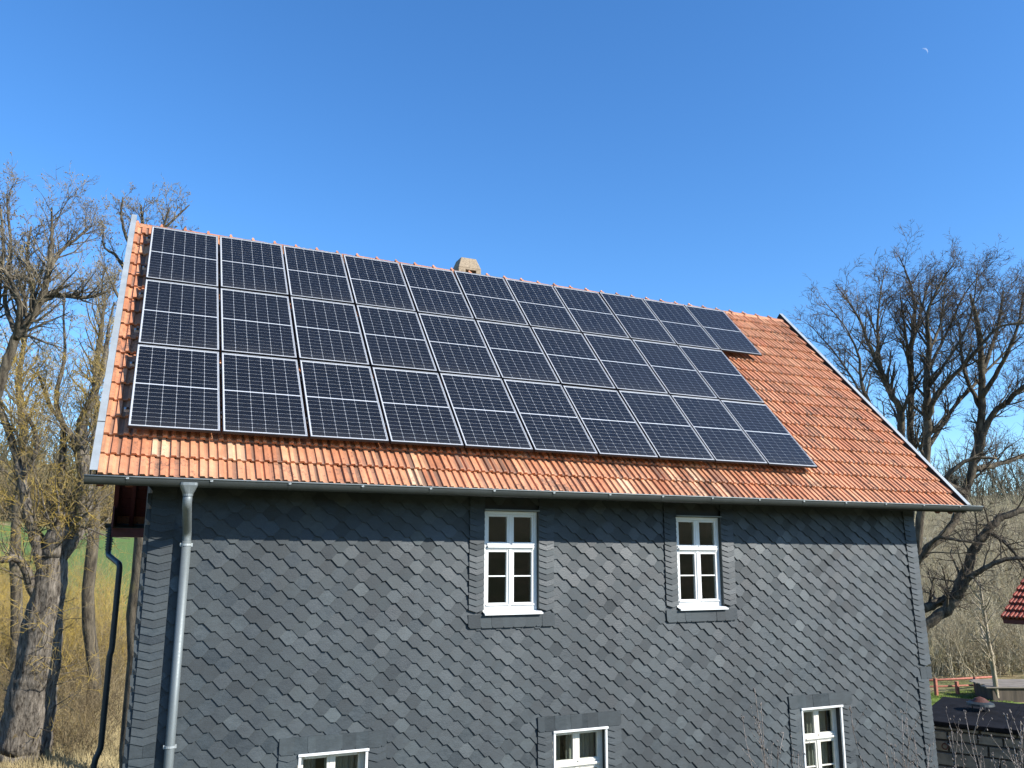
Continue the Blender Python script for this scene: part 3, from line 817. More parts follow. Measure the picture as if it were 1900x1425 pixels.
MB().tube(curve_pts([(fx, GY, zt - .13), (fx, GY, zt - .24), (.735, py_, -1.20), (.738, py_, -1.38)]), .050, 16).build('swan_neck', MAT['zinc_light'], dp, smooth=True)
MB().tube([(.738, py_, -1.30), (.738, py_, -3.6), (.742, py_, GZ + .05)], .0525, 16).build('pipe', MAT['zinc_light'], dp, smooth=True)
for zz in (-1.345, -3.57, -5.5):
    MB().tube([(.738, py_, zz - .012), (.738, py_, zz + .012)], .060, 16).box(.668, .690, py_ - .01, py_ + .01, zz - .02, zz + .02).box(.786, .808, py_ - .01, py_ + .01, zz - .02, zz + .02).box(.730, .746, py_, WY + .02, zz - .008, zz + .008).build('pipe_clamp', MAT['zinc_pale'], dp)
# rear gutter and its pipe, seen past the gable
rg_y, rg_z = 8.36, -.885
mb = MB(); k = 10; b0 = len(mb.v)
for x in (-.40, X1 + .8):
    for j in range(k + 1):
        a = math.pi + math.pi * j / k; mb.v.append((x, rg_y + math.cos(a) * .075, rg_z + math.sin(a) * .09))
mb.f += [(b0 + j, b0 + k + 1 + j, b0 + k + 2 + j, b0 + j + 1) for j in range(k)]
mb.f.append(tuple(range(b0, b0 + k + 1))); mb.f.append(tuple(range(b0 + k + 1, b0 + 2 * k + 2)))
rgut = mb.build('rear_gutter', MAT['zinc'], house)
mb = MB().tube(curve_pts([(-.30, rg_y, rg_z - .05), (-.30, rg_y, rg_z - .62), (-.05, REAR_Y - .1, rg_z - .80), (-.05, REAR_Y - .1, -3.25), (-.075, REAR_Y - .1, -3.35), (-.075, REAR_Y - .1, -5.0), (-.16, REAR_Y - .1, -5.2), (-.16, REAR_Y - .1, -8.6)]), .055, 10)
mb.build('rear_downpipe', MAT['zinc'], house, smooth=True)
q = MB()
for j in range(9): q.tube([(-.30, rg_y, rg_z - .10 - j * .05), (-.30, rg_y, rg_z - .125 - j * .05)], .085 - .002 * j, 10)
q.build('ribbed_outlet', MAT['zinc'], house)

MB().box(VX0, X0 + .3, REAR_Y + .002, 8.26, -1.16, -.99).box(VX0, VX0 + .03, REAR_Y - .6, 8.26, -.99, -.60).build('rear_eaves_box', MAT['redwood'], house)

# ------------------------------------------------------------------ chimney
cx0, cx1, cy0, cy1, cz0, cz1 = 5.55, 6.02, RY + .26, RY + .72, RZ - 1.0, 4.11
ch = MB().box(cx0, cx1, cy0, cy1, cz0, cz1 - .16).build('chimney', MAT['concrete'], house, bevel=.01)
slot = (5.69, 5.92)
mb = MB(); zb, zt2 = cz1 - .159, cz1
mb.box(cx0, slot[0], cy0, cy1, zb, zt2); mb.box(slot[1], cx1, cy0, cy1, zb, zt2)
mb.box(slot[0], slot[1], cy0 + .14, cy1 - .14, zb, zt2); mb.box(slot[0], slot[1], cy0, cy1, zt2 - .035, zt2); mb.box(slot[0], slot[1], cy0, cy1, zb, zb + .05)
mb.build('smoke_slots', MAT['concrete'], ch)
tx = .075; ty = .08; h = .235
mb = MB().add([(cx0 - .004, cy0 - .004, cz1), (cx1 + .004, cy0 - .004, cz1), (cx1 + .004, cy1 + .004, cz1), (cx0 - .004, cy1 + .004, cz1),
               (cx0 + tx, cy0 + ty, cz1 + h), (cx1 - tx, cy0 + ty, cz1 + h), (cx1 - tx, cy1 - ty, cz1 + h), (cx0 + tx, cy1 - ty, cz1 + h)],
              [(0, 3, 2, 1), (4, 5, 6, 7), (0, 1, 5, 4), (1, 2, 6, 5), (2, 3, 7, 6), (3, 0, 4, 7)])
mb.build('chimney_hood', MAT['concrete'], ch, bevel=.012)

# ------------------------------------------------------------------ solar panels
fw_, fd = .010, .035
def panel_meshes():
    me = {}
    mb = MB()
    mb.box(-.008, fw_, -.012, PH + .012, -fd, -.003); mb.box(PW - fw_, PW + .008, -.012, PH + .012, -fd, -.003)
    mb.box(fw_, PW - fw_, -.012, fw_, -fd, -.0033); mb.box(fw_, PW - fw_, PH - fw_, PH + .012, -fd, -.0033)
    me['frame'] = mb.mesh('frame'); me['frame'].materials.append(MAT['alu_dark'])  # sides and outer lip coloured dark to paint the shade between panels
    mb = MB()
    mb.box(.001, fw_, .001, PH - .001, -.003, 0); mb.box(PW - fw_, PW - .001, .001, PH - .001, -.003, 0)
    mb.box(fw_, PW - fw_, .001, fw_, -.003, -.0003); mb.box(fw_, PW - fw_, PH - fw_, PH - .001, -.003, -.0003)
    me['frame_face'] = mb.mesh('frame_face'); me['frame_face'].materials.append(MAT['alu'])
    mb = MB().box(fw_, PW - fw_, fw_, PH - fw_, -.012, -.0065); me['backsheet'] = mb.mesh('backsheet'); me['backsheet'].materials.append(MAT['backsheet'])
    mb = MB().box(fw_, PW - fw_, fw_, PH - fw_, -.0038, -.0015); me['glass'] = mb.mesh('glass'); me['glass'].materials.append(MAT['panel_glass'])
    cw, chh, cf = .1568, .0768, .0055
    mb = MB().add([(cf, 0, 0), (cw - cf, 0, 0), (cw, cf, 0), (cw, chh - cf, 0), (cw - cf, chh, 0), (cf, chh, 0), (0, chh - cf, 0), (0, cf, 0)], [tuple(range(8))])
    me['cell'] = mb.mesh('cell'); me['cell'].materials.append(MAT['cell'])
    return me
PM = panel_meshes()
ORD = ['first', 'second', 'third', 'fourth', 'fifth', 'sixth', 'seventh', 'eighth', 'ninth', 'tenth', 'eleventh']
RNAME = ['bottom row above the gutter', 'middle row', 'top row along the ridge']
mx, my, midg = (PW - 6 * .1600 + .004) / 2, .026, .018
for r_ in range(3):
    for c in range(ROWN[r_]):
        mw = RX @ Matrix.Translation((c * PC + random.uniform(-.002, .002), r_ * PR + random.uniform(-.002, .002), random.uniform(-.002, .002))) @ Matrix.Rotation(random.uniform(-.0012, .0012), 4, 'Z') @ Matrix.Rotation(random.uniform(-.004, .004), 4, 'X') @ Matrix.Rotation(random.uniform(-.005, .005), 4, 'Y')
        p = bpy.data.objects.new('solar_panel', None); p.empty_display_size = .2; place(p, None, mw)
        tag(p, 'black solar panel, %s from the downpipe gable in the %s' % (ORD[c], RNAME[r_]), 'solar panel', 'solar panels on the tiled roof')
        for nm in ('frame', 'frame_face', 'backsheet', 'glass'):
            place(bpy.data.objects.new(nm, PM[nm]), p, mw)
        for j in range(20):
            yv = my + j * .0799 + (midg if j >= 10 else 0)
            for i in range(6):
                o = bpy.data.objects.new('cell', PM['cell']); COL.objects.link(o); o.parent = p
                o.location = (mx + i * .1600, yv, -.0055)
# mounting rails with clamps and roof hooks
for r_ in range(3):
    for q, vv in enumerate((.36, 1.30)):
        xe = (ROWN[r_] - 1) * PC + PW + .03
        root = empty('mounting_rail', rp(-.07, r_ * PR + vv, -fd - .022), None, RX); rmw = WM[root.name]
        tag(root, 'aluminium rail under the %s half of the panels, %s' % (('lower', 'upper')[q], RNAME[r_]), 'rail', 'rails carrying the solar panels')
        L = xe + .07
        MB().box(0, L, -.02, .02, -.022, .020).build('rail', MAT['alu'], root, rmw)
        for xc in (.045, L - .015): MB().box(xc - .02, xc + .008, -.025, .025, .0205, .058).build('end_clamp', MAT['alu_dark'], root, rmw)
        for c in range(1, ROWN[r_]):
            MB().box(.07 + c * PC - .029, .07 + c * PC - .0105, -.022, .022, .0205, .052).build('mid_clamp', MAT['alu_dark'], root, rmw)
        x = .25
        while x < L:
            MB().box(x, x + .03, -.02, .02, TILE_OFF + fd + .042, -.0225).build('roof_hook', MAT['alu'], root, rmw); x += 1.25

# ------------------------------------------------------------------ vegetation
class Wood:
    """branches collected as tubes (limbs) and thin prisms (twigs)"""
    def __init__(s, seed):
        s.rd = random.Random(seed); s.limb = MB(); s.tw = []; s.knob = []
    def rv(s, a=1.0): return Vector((s.rd.gauss(0, a), s.rd.gauss(0, a), s.rd.gauss(0, a)))
    def smooth_line(s, P, R, n=6, jit=.0):
        P = [Vector(p) for p in P]; out, rad = [], []
        Q = [P[0] * 2 - P[1]] + P + [P[-1] * 2 - P[-2]]
        for i in range(len(P) - 1):
            p0, p1, p2, p3 = Q[i:i+4]
            for k in range(n):
                t = k / n
                out.append(.5 * ((2*p1) + (p2-p0)*t + (2*p0-5*p1+4*p2-p3)*t*t + (3*p1-p0-3*p2+p3)*t**3) + s.rv(jit * R[i]))
                rad.append((R[i] * (1-t) + R[i+1] * t) * s.rd.uniform(.98, 1.02))
        out.append(P[-1]); rad.append(R[-1]); return out, rad
    def trunk(s, P, R, k=12, n=6, jit=.25, rough=.10):
        pts, rad = s.smooth_line(P, R, n, jit); b0 = len(s.limb.v)
        s.limb.tube(pts, rad, k)
        for i in range(b0, len(s.limb.v)):       # knotty bark outline
            v = Vector(s.limb.v[i]); r_ = rad[min(len(rad) - 1, (i - b0) // k)]
            q = (i - b0) % k * 2 * math.pi / k; c = pts[min(len(pts) - 1, (i - b0) // k)]
            w = v + noise.noise_vector(v * (.9 if k > 11 else .55 / max(R[0], .08))) * r_ * rough * (2 if k < 12 else 3)
            if k > 11: w = c + (w - c) * (1 + .14 * noise.noise(Vector((math.cos(q) * 2.2, math.sin(q) * 2.2, v.z * .4))) + .16 * (.25 - abs(noise.noise(Vector((math.cos(q) * 5 + v.z * .2, math.sin(q) * 5, v.z * .45 + 9))))))
            s.limb.v[i] = tuple(w)
        return pts, rad
    def grow(s, p, d, L, r, lev, cfg):
        n = cfg['n'][lev]; p = Vector(p); d = d.normalized(); pts = [p.copy()]; rads = [r]; seg = L / n
        for i in range(n):
            d = (d + s.rv(cfg['wig'][lev]) + Vector((0, 0, cfg['up'][lev]))).normalized()
            p = p + d * seg * s.rd.uniform(.8, 1.2); pts.append(p.copy()); rads.append(r * (1 - .75 * (i + 1) / n))
        if lev == 0: s.limb.tube(pts, rads, 6, cap=False)
        elif r > .02: s.limb.tube(pts, rads, 5, cap=False)
        else:
            for i in range(n): s.tw.append((pts[i], pts[i+1], rads[i], rads[i+1]))
        if lev + 1 < len(cfg['n']):
            m = cfg['kids'][lev]
            for q in range(m):
                t = s.rd.uniform(.18, 1.0); i = min(n - 1, int(t * n)); f = t * n - i
                q0 = pts[i].lerp(pts[i+1], f); tan = (pts[i+1] - pts[i]).normalized()
                side = s.rv(); side = (side - tan * side.dot(tan)).normalized()
                dd = tan * cfg['fwd'][lev] + side
                s.grow(q0, dd, L * cfg['len'][lev] * s.rd.uniform(.6, 1.25), max(cfg['rmin'], rads[i] * cfg['rr'][lev]), lev + 1, cfg)
        elif cfg.get('knob') and s.rd.random() < cfg['knob']: s.knob.append(pts[-1])
    def along(s, pts, rad, t0, t1, count, L, cfg, fwd=.9, up=.3, rr=.45):
        n = len(pts)
        for q in range(count):
            t = t0 + (t1 - t0) * (q + s.rd.random()) / count; i = min(n - 2, int(t * (n - 1)))
            tan = (pts[i+1] - pts[i]).normalized(); side = s.rv(); side = (side - tan * side.dot(tan)).normalized()
            s.grow(pts[i], tan * fwd + side + Vector((0, 0, up)), L * s.rd.uniform(.6, 1.2) * (1.1 - .4 * t), max(.012, min(rad[i] * rr, .12)), 0, cfg)
    def finish(s, name, label, base, bark, twig, cat='tree', group=None, twname='crown'):
        root = empty(name, base); tag(root, label, cat, group)
        if s.limb.v:
            o = bpy.data.objects.new('trunk', s.limb.mesh('trunk', True)); o.data.materials.append(bark); place(o, root)
        V, F = twig_arrays(s.tw)
        Fs = [F]
        if s.knob:
            K = np.array([tuple(p) for p in s.knob]); m = len(K); r_ = .024
            off = np.array([(r_,0,0),(-r_,0,0),(0,r_,0),(0,-r_,0),(0,0,r_*1.3),(0,0,-r_*1.3)])
            V2 = (K[:, None] + off[None]).reshape(-1, 3); tri = np.array([(0,2,4),(2,1,4),(1,3,4),(3,0,4),(2,0,5),(1,2,5),(3,1,5),(0,3,5)])
            Fs.append((tri[None] + 6 * np.arange(m)[:, None, None]).reshape(-1, 3) + len(V)); V = np.concatenate([V, V2])
        if len(V):
            o = bpy.data.objects.new(twname, mesh_np(twname, V, Fs)); o.data.materials.append(twig); place(o, root)
        return root
def twig_arrays(tw):
    if not tw: return np.zeros((0, 3)), np.zeros((0, 4), int)
    A = np.array([tuple(t[0]) for t in tw]); B = np.array([tuple(t[1]) for t in tw]); ra = np.array([t[2] for t in tw]); rb = np.array([t[3] for t in tw])
    return prisms(A, B, ra, rb)
def prisms(A, B, ra, rb):
    D = B - A; D /= np.linalg.norm(D, axis=1, keepdims=True) + 1e-9
    ref = np.where(np.abs(D[:, 2:3]) < .9, np.array([[0, 0, 1.0]]), np.array([[1.0, 0, 0]]))
    S = np.cross(D, ref); S /= np.linalg.norm(S, axis=1, keepdims=True) + 1e-9; T = np.cross(D, S)
    V = []
    for (P, r_) in ((A, ra), (B, rb)):
        for j in range(3):
            q = 2 * math.pi * j / 3; V.append(P + (S * math.cos(q) + T * math.sin(q)) * r_[:, None])
    V = np.stack(V, 1).reshape(-1, 3); n = len(A); b = 6 * np.arange(n)[:, None]
    F = np.concatenate([b + np.array([[j, (j+1) % 3, 3 + (j+1) % 3, 3 + j]]) for j in range(3)])
    return V, F

def line(D, pts, scale=None):
    """photograph trace -> points and radii at the stated distance; entries (x, y, radius_px[, extra depth])"""
    P = [pix(a[0], a[1], D + (a[3] if len(a) > 3 else 0)) for a in pts]
    R = [a[2] * (D + (a[3] if len(a) > 3 else 0)) / F_PX for a in pts]
    return P, R
CFG_R = dict(n=[5, 4, 3, 3], wig=[.10, .11, .10, .08], up=[.08, .05, .03, .02], kids=[7, 4, 2], fwd=[1.1, 1.0, .9], len=[.6, .5, .5], rr=[.5, .55, .6], rmin=.006)
# --- bare trees behind the house on the right: upright limbs with fine twigs
specs = [
 ('bare tree with twin upright stems rising beside the roof ridge end', 25.5, [
   [(1668, 1000, 9), (1673, 795, 10), (1652, 730, 8.5), (1637, 696, 7), (1616, 649, 5), (1590, 585, 3), (1560, 540, 1.5)],
   [(1637, 696, 5), (1628, 620, 4, .4), (1632, 560, 2.2, .6), (1640, 505, 1.2, .9)],
   [(1668, 900, 7), (1640, 800, 5.5, -.8), (1600, 722, 5, -1.0), (1594, 665, 3.5, -1.0), (1570, 610, 2, -1.2), (1530, 560, 1, -1.4)],
   [(1616, 760, 4), (1580, 700, 3, .8), (1545, 650, 2, 1.2), (1500, 600, 1, 1.3)]], 11),
 ('tall straight bare tree with a forked crown behind the roof verge', 27.0, [
   [(1684, 1060, 9), (1694, 880, 9), (1690, 795, 9), (1690, 657, 7), (1697, 590, 5), (1690, 530, 3), (1668, 475, 1.2)],
   [(1690, 700, 5), (1680, 620, 3.5, -.5), (1672, 560, 2, -.8)],
   [(1693, 640, 4.5), (1710, 570, 3, .6), (1725, 520, 1.8, .8)]], 12),
 ('thick bare tree with a limb sweeping up to the right', 25.0, [
   [(1692, 1080, 11), (1716, 900, 11), (1720, 795, 11), (1718, 710, 8.5), (1724, 657, 7), (1720, 588, 5), (1738, 540, 3), (1775, 480, 1.2)],
   [(1720, 780, 8), (1737, 735, 7, -.3), (1795, 670, 5, -.8), (1850, 610, 3.5, -1.2), (1905, 598, 2.5, -1.4)],
   [(1722, 830, 7), (1760, 770, 5.5, .6), (1820, 700, 4, 1.2), (1880, 640, 2.5, 1.6)],
   [(1722, 657, 4.5), (1745, 600, 3, .8), (1752, 545, 1.8, 1.0)],
   [(1722, 720, 5), (1770, 650, 3.5, -.6), (1800, 590, 2.4, -.8), (1812, 520, 1.4, -1)],
   [(1721, 690, 5), (1760, 610, 3.2, 1.2), (1790, 545, 2, 1.4), (1828, 500, 1.2, 1.5)]], 13),
]
for lab, D, limbs, sd in specs:
    W = Wood(sd); base = None
    for li, L_ in enumerate(limbs):
        P, R = line(D, L_); R = [r_ * .66 for r_ in R]
        if li == 0:
            q_ = pix(1655, 1200, D); foot = gpt(q_.x, q_.y); P = [foot - Vector((0, 0, .15))] + P; R = [R[0] * 1.5] + R; base = foot
        pts, rad = W.trunk(P, R, 10, 5, .18, .06)
        W.along(pts, rad, .30 if li == 0 else .15, 1.0, 25 if li == 0 else 15, 1.1, CFG_R, 1.0, .35, .6)
        W.grow(pts[-1], pts[-1] - pts[-2], .4, rad[-1], 1, CFG_R)
    W.finish('bare_tree', lab, base, MAT['bark'], MAT['twig'], group='bare trees behind the house')
# the old spreading tree whose crooked limbs arch out past the house corner
W = Wood(14); D = 24.5
P, R = line(D, [(1650, 1330, 17), (1660, 1230, 15), (1712, 1166, 10), (1752, 1138, 10), (1774, 1108, 10.5), (1790, 1069, 9.5), (1808, 1016, 8.5), (1832, 982, 7.5), (1860, 958, 6.5), (1905, 945, 5.5), (1960, 930, 4)])
base = gpt(P[0].x, P[0].y); P[0] = base - Vector((0, 0, .2))
pts, rad = W.trunk(P, R, 12, 6, .12, .08)
CFG_O = dict(n=[5, 4, 3], wig=[.2, .22, .25], up=[.02, .03, .02], kids=[6, 4], fwd=[.9, .8], len=[.5, .55], rr=[.5, .5], rmin=.007)
W.along(pts, rad, .3, 1.0, 16, 1.7, CFG_O, .6, .15, .25)
for L_ in ([(1776, 1110, 7), (1800, 1072, 5.5, -.3), (1830, 1052, 4.5, -.6), (1865, 1038, 4, -.8), (1910, 1035, 3.2, -1)],
           [(1712, 1130, 9, .3), (1740, 1118, 8, .5), (1766, 1104, 8, .4)],
           [(1660, 1200, 13), (1680, 1080, 10, .5), (1708, 1032, 8, .6), (1752, 992, 7, .8), (1779, 950, 7, 1), (1795, 903, 7.5, 1), (1810, 845, 7.5, 1), (1819, 795, 7, 1), (1821, 683, 5.5, 1), (1815, 604, 4.5, 1), (1800, 545, 2, 1)],
           [(1812, 850, 7, 1), (1835, 780, 5.5, .8), (1880, 735, 4.5, .5), (1930, 690, 3.5, 0)],
           [(1808, 870, 6, 1), (1850, 862, 4.5, 1.6), (1900, 845, 3.5, 2)],
           [(1792, 915, 6, 1), (1755, 890, 5, .4), (1800, 852, 3.2, .2), (1850, 850, 2.2, 0)],
           [(1818, 700, 4.5, 1), (1848, 620, 3, 1.4), (1862, 540, 1.6, 1.6)],
           [(1820, 740, 5, 1), (1862, 670, 3.6, .4), (1890, 600, 2.4, .2), (1898, 545, 1.4, .2)],
           [(1820, 760, 4.5, 1), (1790, 690, 3.2, 1.6), (1780, 610, 2, 1.8)],
           [(1830, 985, 4.5), (1870, 1010, 3.2, -.5), (1905, 1060, 2, -.8)],
           [(1700, 1050, 5, .5), (1735, 1000, 3.5, .1), (1780, 1003, 2.5, -.2), (1830, 1010, 1.6, -.3)]):
    P, R = line(D, L_); pts, rad = W.trunk(P, R, 9, 5, .15, .07)
    big = L_[-1][1] < 800
    W.along(pts, rad, .15 if not big else .35, 1.0, 18 if big else 8, 1.2 if big else 1.3, CFG_R if big else CFG_O, 1.0, .3, .35)
W.finish('old_tree', 'old bare tree with crooked dark limbs arching out past the house corner', base, MAT['bark'], MAT['twig'], group='bare trees behind the house')

# --- pollarded willow and its neighbours on the left
CFG_W = dict(n=[5, 4, 3, 2], wig=[.14, .15, .15, .12], up=[.10, .10, .05, .02], kids=[5, 4, 2], fwd=[1.1, 1.1, 1.0], len=[.55, .5, .5], rr=[.5, .5, .6], rmin=.0065, knob=.12)
CFG_S = dict(n=[5, 3, 2], wig=[.12, .2, .25], up=[.05, .0, -.03], kids=[5, 3], fwd=[.9, .8], len=[.45, .5], rr=[.55, .6], rmin=.007)
W = Wood(21); D = 28.0
P, R = line(D, [(34, 1445, 54), (50, 1350, 45), (68, 1250, 38), (82, 1150, 33), (94, 1080, 27), (100, 1020, 18)])
base = gpt(P[0].x, P[0].y); P[0] = Vector((P[0].x, P[0].y, base.z - .2))
pts, rad = W.trunk(P, R, 44, 14, .01, .045)
W.along(pts, rad, .2, 1.0, 46, 2.0, CFG_S, .3, .0, .03)
for L_, big in (([(98, 1030, 24), (112, 975, 20), (118, 950, 17)], 0),
           ([(100, 1050, 22), (140, 985, 20, .4), (158, 900, 18, .6), (150, 800, 15, .7), (168, 745, 11, .7), (190, 690, 7, .7), (200, 620, 4, .8), (212, 560, 2, .9)], 1),
           ([(88, 1080, 18), (62, 985, 14, -.3), (45, 910, 12, -.4), (28, 840, 9, -.4), (5, 770, 8, -.5), (-20, 720, 6, -.5)], 1),
           ([(100, 1040, 12), (112, 900, 9, .5), (118, 800, 7, .8), (104, 740, 6, .8), (120, 660, 4, 1), (118, 590, 2.5, 1.1), (122, 540, 1.5, 1.2)], 1),
           ([(78, 1130, 14), (45, 1055, 9, -.6), (30, 1035, 8, -.8), (0, 1040, 7, -1)], 0),
           ([(150, 840, 9, .7), (120, 790, 6, .4), (92, 750, 4.5, .3), (70, 690, 3, .3)], 1),
           ([(40, 890, 7, -.4), (66, 840, 5.5, -.6), (64, 800, 5, -.7), (36, 745, 4, -.7), (28, 700, 3, -.7)], 1)):
    P, R = line(D, L_); R = [r_ * (.72 if big else .9) for r_ in R]; pts, rad = W.trunk(P, R, 14 if L_[0][2] > 15 else 8, 6, .08, .06)
    W.along(pts, rad, .1, 1.0, 28 if big else 16, 1.9 if big else 2.2, CFG_W if big else CFG_S, .9, .3, .14)
# bundles of young shoots from the pollard heads
for hx, hy, n_ in ((118, 950, 26), (150, 830, 16), (60, 985, 14), (100, 1020, 16), (40, 920, 10)):
    p0 = pix(hx, hy, D)
    for q in range(n_):
        d = Vector((W.rd.gauss(0, .8), W.rd.gauss(0, .5), W.rd.uniform(.3, 1.1)))
        W.grow(p0 + W.rv(.12), d, W.rd.uniform(1.5, 3.2), W.rd.uniform(.012, .022), 0, CFG_S)
W.finish('pollard_willow', 'gnarled pollard willow with thick trunk and yellow lichened shoots beside the gable', base, MAT['willow'], MAT['willow_twig'])
W = Wood(22); D = 24
P, R = line(D, [(-190, 1500, 30), (-120, 1150, 22), (-60, 900, 14), (-10, 745, 9), (12, 674, 8), (30, 628, 8), (58, 592, 7), (76, 554, 6), (90, 500, 4.5), (96, 440, 3), (96, 385, 1.5)])
base = gpt(P[0].x, P[0].y); P[0] = Vector((P[0].x, P[0].y, base.z - .2))
pts, rad = W.trunk(P, R, 12, 6, .12, .06)
W.along(pts, rad, .48, 1.0, 30, 1.6, CFG_W, .9, .25, .4)
for L_ in ([(70, 560, 6), (110, 548, 5, .2), (160, 552, 3.5, .4), (205, 540, 2, .5)],
           [(84, 520, 5), (110, 470, 3.5, .4), (145, 440, 2.2, .6), (165, 420, 1.2, .7)],
           [(30, 628, 7), (36, 570, 5, -.4), (20, 520, 4, -.6), (-10, 480, 3, -.7)],
           [(30, 620, 5), (10, 560, 4, .6), (20, 470, 3, .8), (15, 400, 2, .9), (12, 360, 1, 1)],
           [(58, 590, 5), (62, 540, 4, .5), (50, 480, 3, .7), (58, 420, 1.8, .8)],
           [(-10, 745, 8), (-20, 650, 6, .4), (-5, 560, 5, .6), (5, 450, 3, .7), (0, 380, 1.5, .8)]):
    P, R = line(D, L_); pts, rad = W.trunk(P, R, 7, 5, .15, .05)
    W.along(pts, rad, .2, 1.0, 17, 1.25, CFG_W, 1.0, .3, .45)
W.finish('leaning_tree', 'bare tree leaning in over the willow with seed clusters on its twigs', base, MAT['bark'], MAT['grey_twig'])
# tree behind the ridge on the gable side
W = Wood(23); D = 27.0
P, R = line(D, [(255, 1250, 17), (262, 1000, 14), (262, 760, 10), (258, 600, 7), (262, 470, 5), (265, 430, 3.5), (262, 380, 1.5)])
base = gpt(P[0].x, P[0].y); P[0] = Vector((P[0].x, P[0].y, base.z - .2))
pts, rad = W.trunk(P, R, 9, 6, .15, .05); W.along(pts, rad, .62, 1.0, 12, 1.1, CFG_W, 1.0, .3, .35)
for L_ in ([(262, 480, 4), (290, 440, 3, .3), (330, 400, 2, .5), (352, 380, 1, .6)], [(262, 500, 4), (235, 440, 3, -.3), (225, 400, 2, -.4), (228, 365, 1, -.5)],
           [(260, 560, 4.5), (220, 480, 3, .2), (195, 460, 2, .3), (190, 430, 1.2, .3)], [(260, 620, 4.5), (225, 560, 3.2), (205, 520, 2), (190, 490, 1.2)],
           [(264, 470, 3), (300, 425, 2.4, -.4), (315, 385, 1.4, -.5)], [(262, 520, 4), (310, 470, 3, .6), (345, 420, 1.6, .8)]):
    P, R = line(D, L_); pts, rad = W.trunk(P, R, 7, 5, .15, .05); W.along(pts, rad, .25, 1.0, 6, .9, CFG_W, 1.0, .3, .35)
W.finish('bare_tree', 'bare tree whose crown shows above the verge by the first solar panel', base, MAT['bark'], MAT['grey_twig'])
# two thinner trees standing behind the willow
for q, (lab, D, L_) in enumerate((('slender bare tree behind the pollard willow, close to the roof verge', 33.0, [(175, 1250, 12), (172, 1000, 10), (180, 820, 8), (178, 700, 6), (190, 600, 3.5), (196, 540, 1.5)]),
                     ('slender bare tree behind the pollard willow, on its field side', 36.0, [(35, 1250, 12), (30, 1000, 9), (42, 820, 7), (36, 700, 5), (48, 600, 3), (44, 540, 1.5)]))):
    W = Wood(24 + q); P, R = line(D, L_); base = gpt(P[0].x, P[0].y); P[0] = Vector((P[0].x, P[0].y, base.z - .2))
    pts, rad = W.trunk(P, R, 8, 6, .2, .05); W.along(pts, rad, .25, 1.0, 46, 2.2, CFG_W, 1.0, .4, .4)
    W.finish('slender_tree', lab, base, MAT['bark'], MAT['willow_twig'])

# --- brushwood, hedges and the far woods: nobody could count these
def brush(name, n, place_fn, h_rng, mat, stems=7, spread=.35, r0=.012, segs=3, kids=3):
    A, B, ra, rb = [], [], [], []
    rd = np.random.default_rng(abs(hash(name)) % 1000 if False else len(name) * 7 + n)
    for _ in range(n):
        x, y = place_fn(rd); z = float(ground_h(x, y)); h = rd.uniform(*h_rng)
        for s_ in range(stems):
            p = np.array([x, y, z]) + rd.normal(0, .12 * h, 3) * np.array([1, 1, 0]); d = np.array([rd.normal(0, spread), rd.normal(0, spread), 1.0])
            r_ = r0 * rd.uniform(.7, 1.3)
            for k in range(segs):
                d = d + rd.normal(0, .22, 3); d /= np.linalg.norm(d); q = p + d * h / segs
                A.append(p); B.append(q); ra.append(r_); rb.append(r_ * .65)
                for _k in range(kids):
                    t = rd.uniform(0, 1); b0 = p + (q - p) * t; dd = d + rd.normal(0, .6, 3); dd /= np.linalg.norm(dd)
                    A.append(b0); B.append(b0 + dd * h * rd.uniform(.12, .32)); ra.append(r_ * .55); rb.append(r_ * .25)
                p = q; r_ *= .65
    V, F = prisms(np.array(A), np.array(B), np.array(ra), np.array(rb))
    o = bpy.data.objects.new(name, mesh_np(name, V, F)); o.data.materials.append(mat); place(o); tag(o, kind='stuff'); return o
def view_xy(px, D):
    p = pix(px, 1030, D); return p.x, p.y
def far(rd, a, b, d0, d1):
    D = rd.uniform(d0, d1); return view_xy(rd.uniform(a, b), D)
o = brush('undergrowth', 380, lambda rd: far(rd, -150, 262, 29.5, 46), (.8, 2.8), MAT['brush_dark'], 8, .5, .012)
tag(o, 'tangled brown undergrowth around the foot of the pollard willow', 'undergrowth')
o = brush('willow_scrub', 230, lambda rd: far(rd, -200, 250, 36, 54), (2.2, 4.8), MAT['willow_twig'], 8, .5, .016, 4, 4)
tag(o, 'yellowish leafless scrub between the willow and the green field', 'scrub')
o = brush('bare_hedge', 260, lambda rd: far(rd, -250, 330, 108, 125), (5, 10), MAT['brush_dark'], 6, .35, .07)
tag(o, 'brown bare hedge along the top of the green field', 'hedge')
o = brush('pale_thicket', 900, lambda rd: far(rd, 1690, 1990, 37, 66), (1.2, 3.8), MAT['brush'], 7, .55, .017)
tag(o, 'pale sunlit thicket of dry brush on the slope beyond the lawn', 'thicket')
o = brush('garden_bushes', 90, lambda rd: far(rd, 1700, 1960, 31.5, 36), (1.2, 3.4), MAT['brush'], 9, .4, .012)
tag(o, 'brown leafless bushes behind the red rail fence', 'bushes')
o = brush('far_woodland', 1500, lambda rd: far(rd, -500, 2400, 150, 430), (8, 15), MAT['forest'], 2, .12, .16, 3, 5)
tag(o, 'bare woodland covering the far hills', 'woodland')
def tufts(name, n, fn, h, mat):
    rd = np.random.default_rng(n); XY = np.array([fn(rd) for _ in range(n)]); Z = ground_h(XY[:, 0], XY[:, 1])
    A = np.column_stack([XY, Z]); B = A + np.column_stack([rd.normal(0, .35, (n, 2)) * h, rd.uniform(.5, 1.1, n) * h])
    V, F = prisms(A, B, np.full(n, .012), np.full(n, .002)); o = bpy.data.objects.new(name, mesh_np(name, V, F)); o.data.materials.append(mat); place(o); tag(o, kind='stuff'); return o
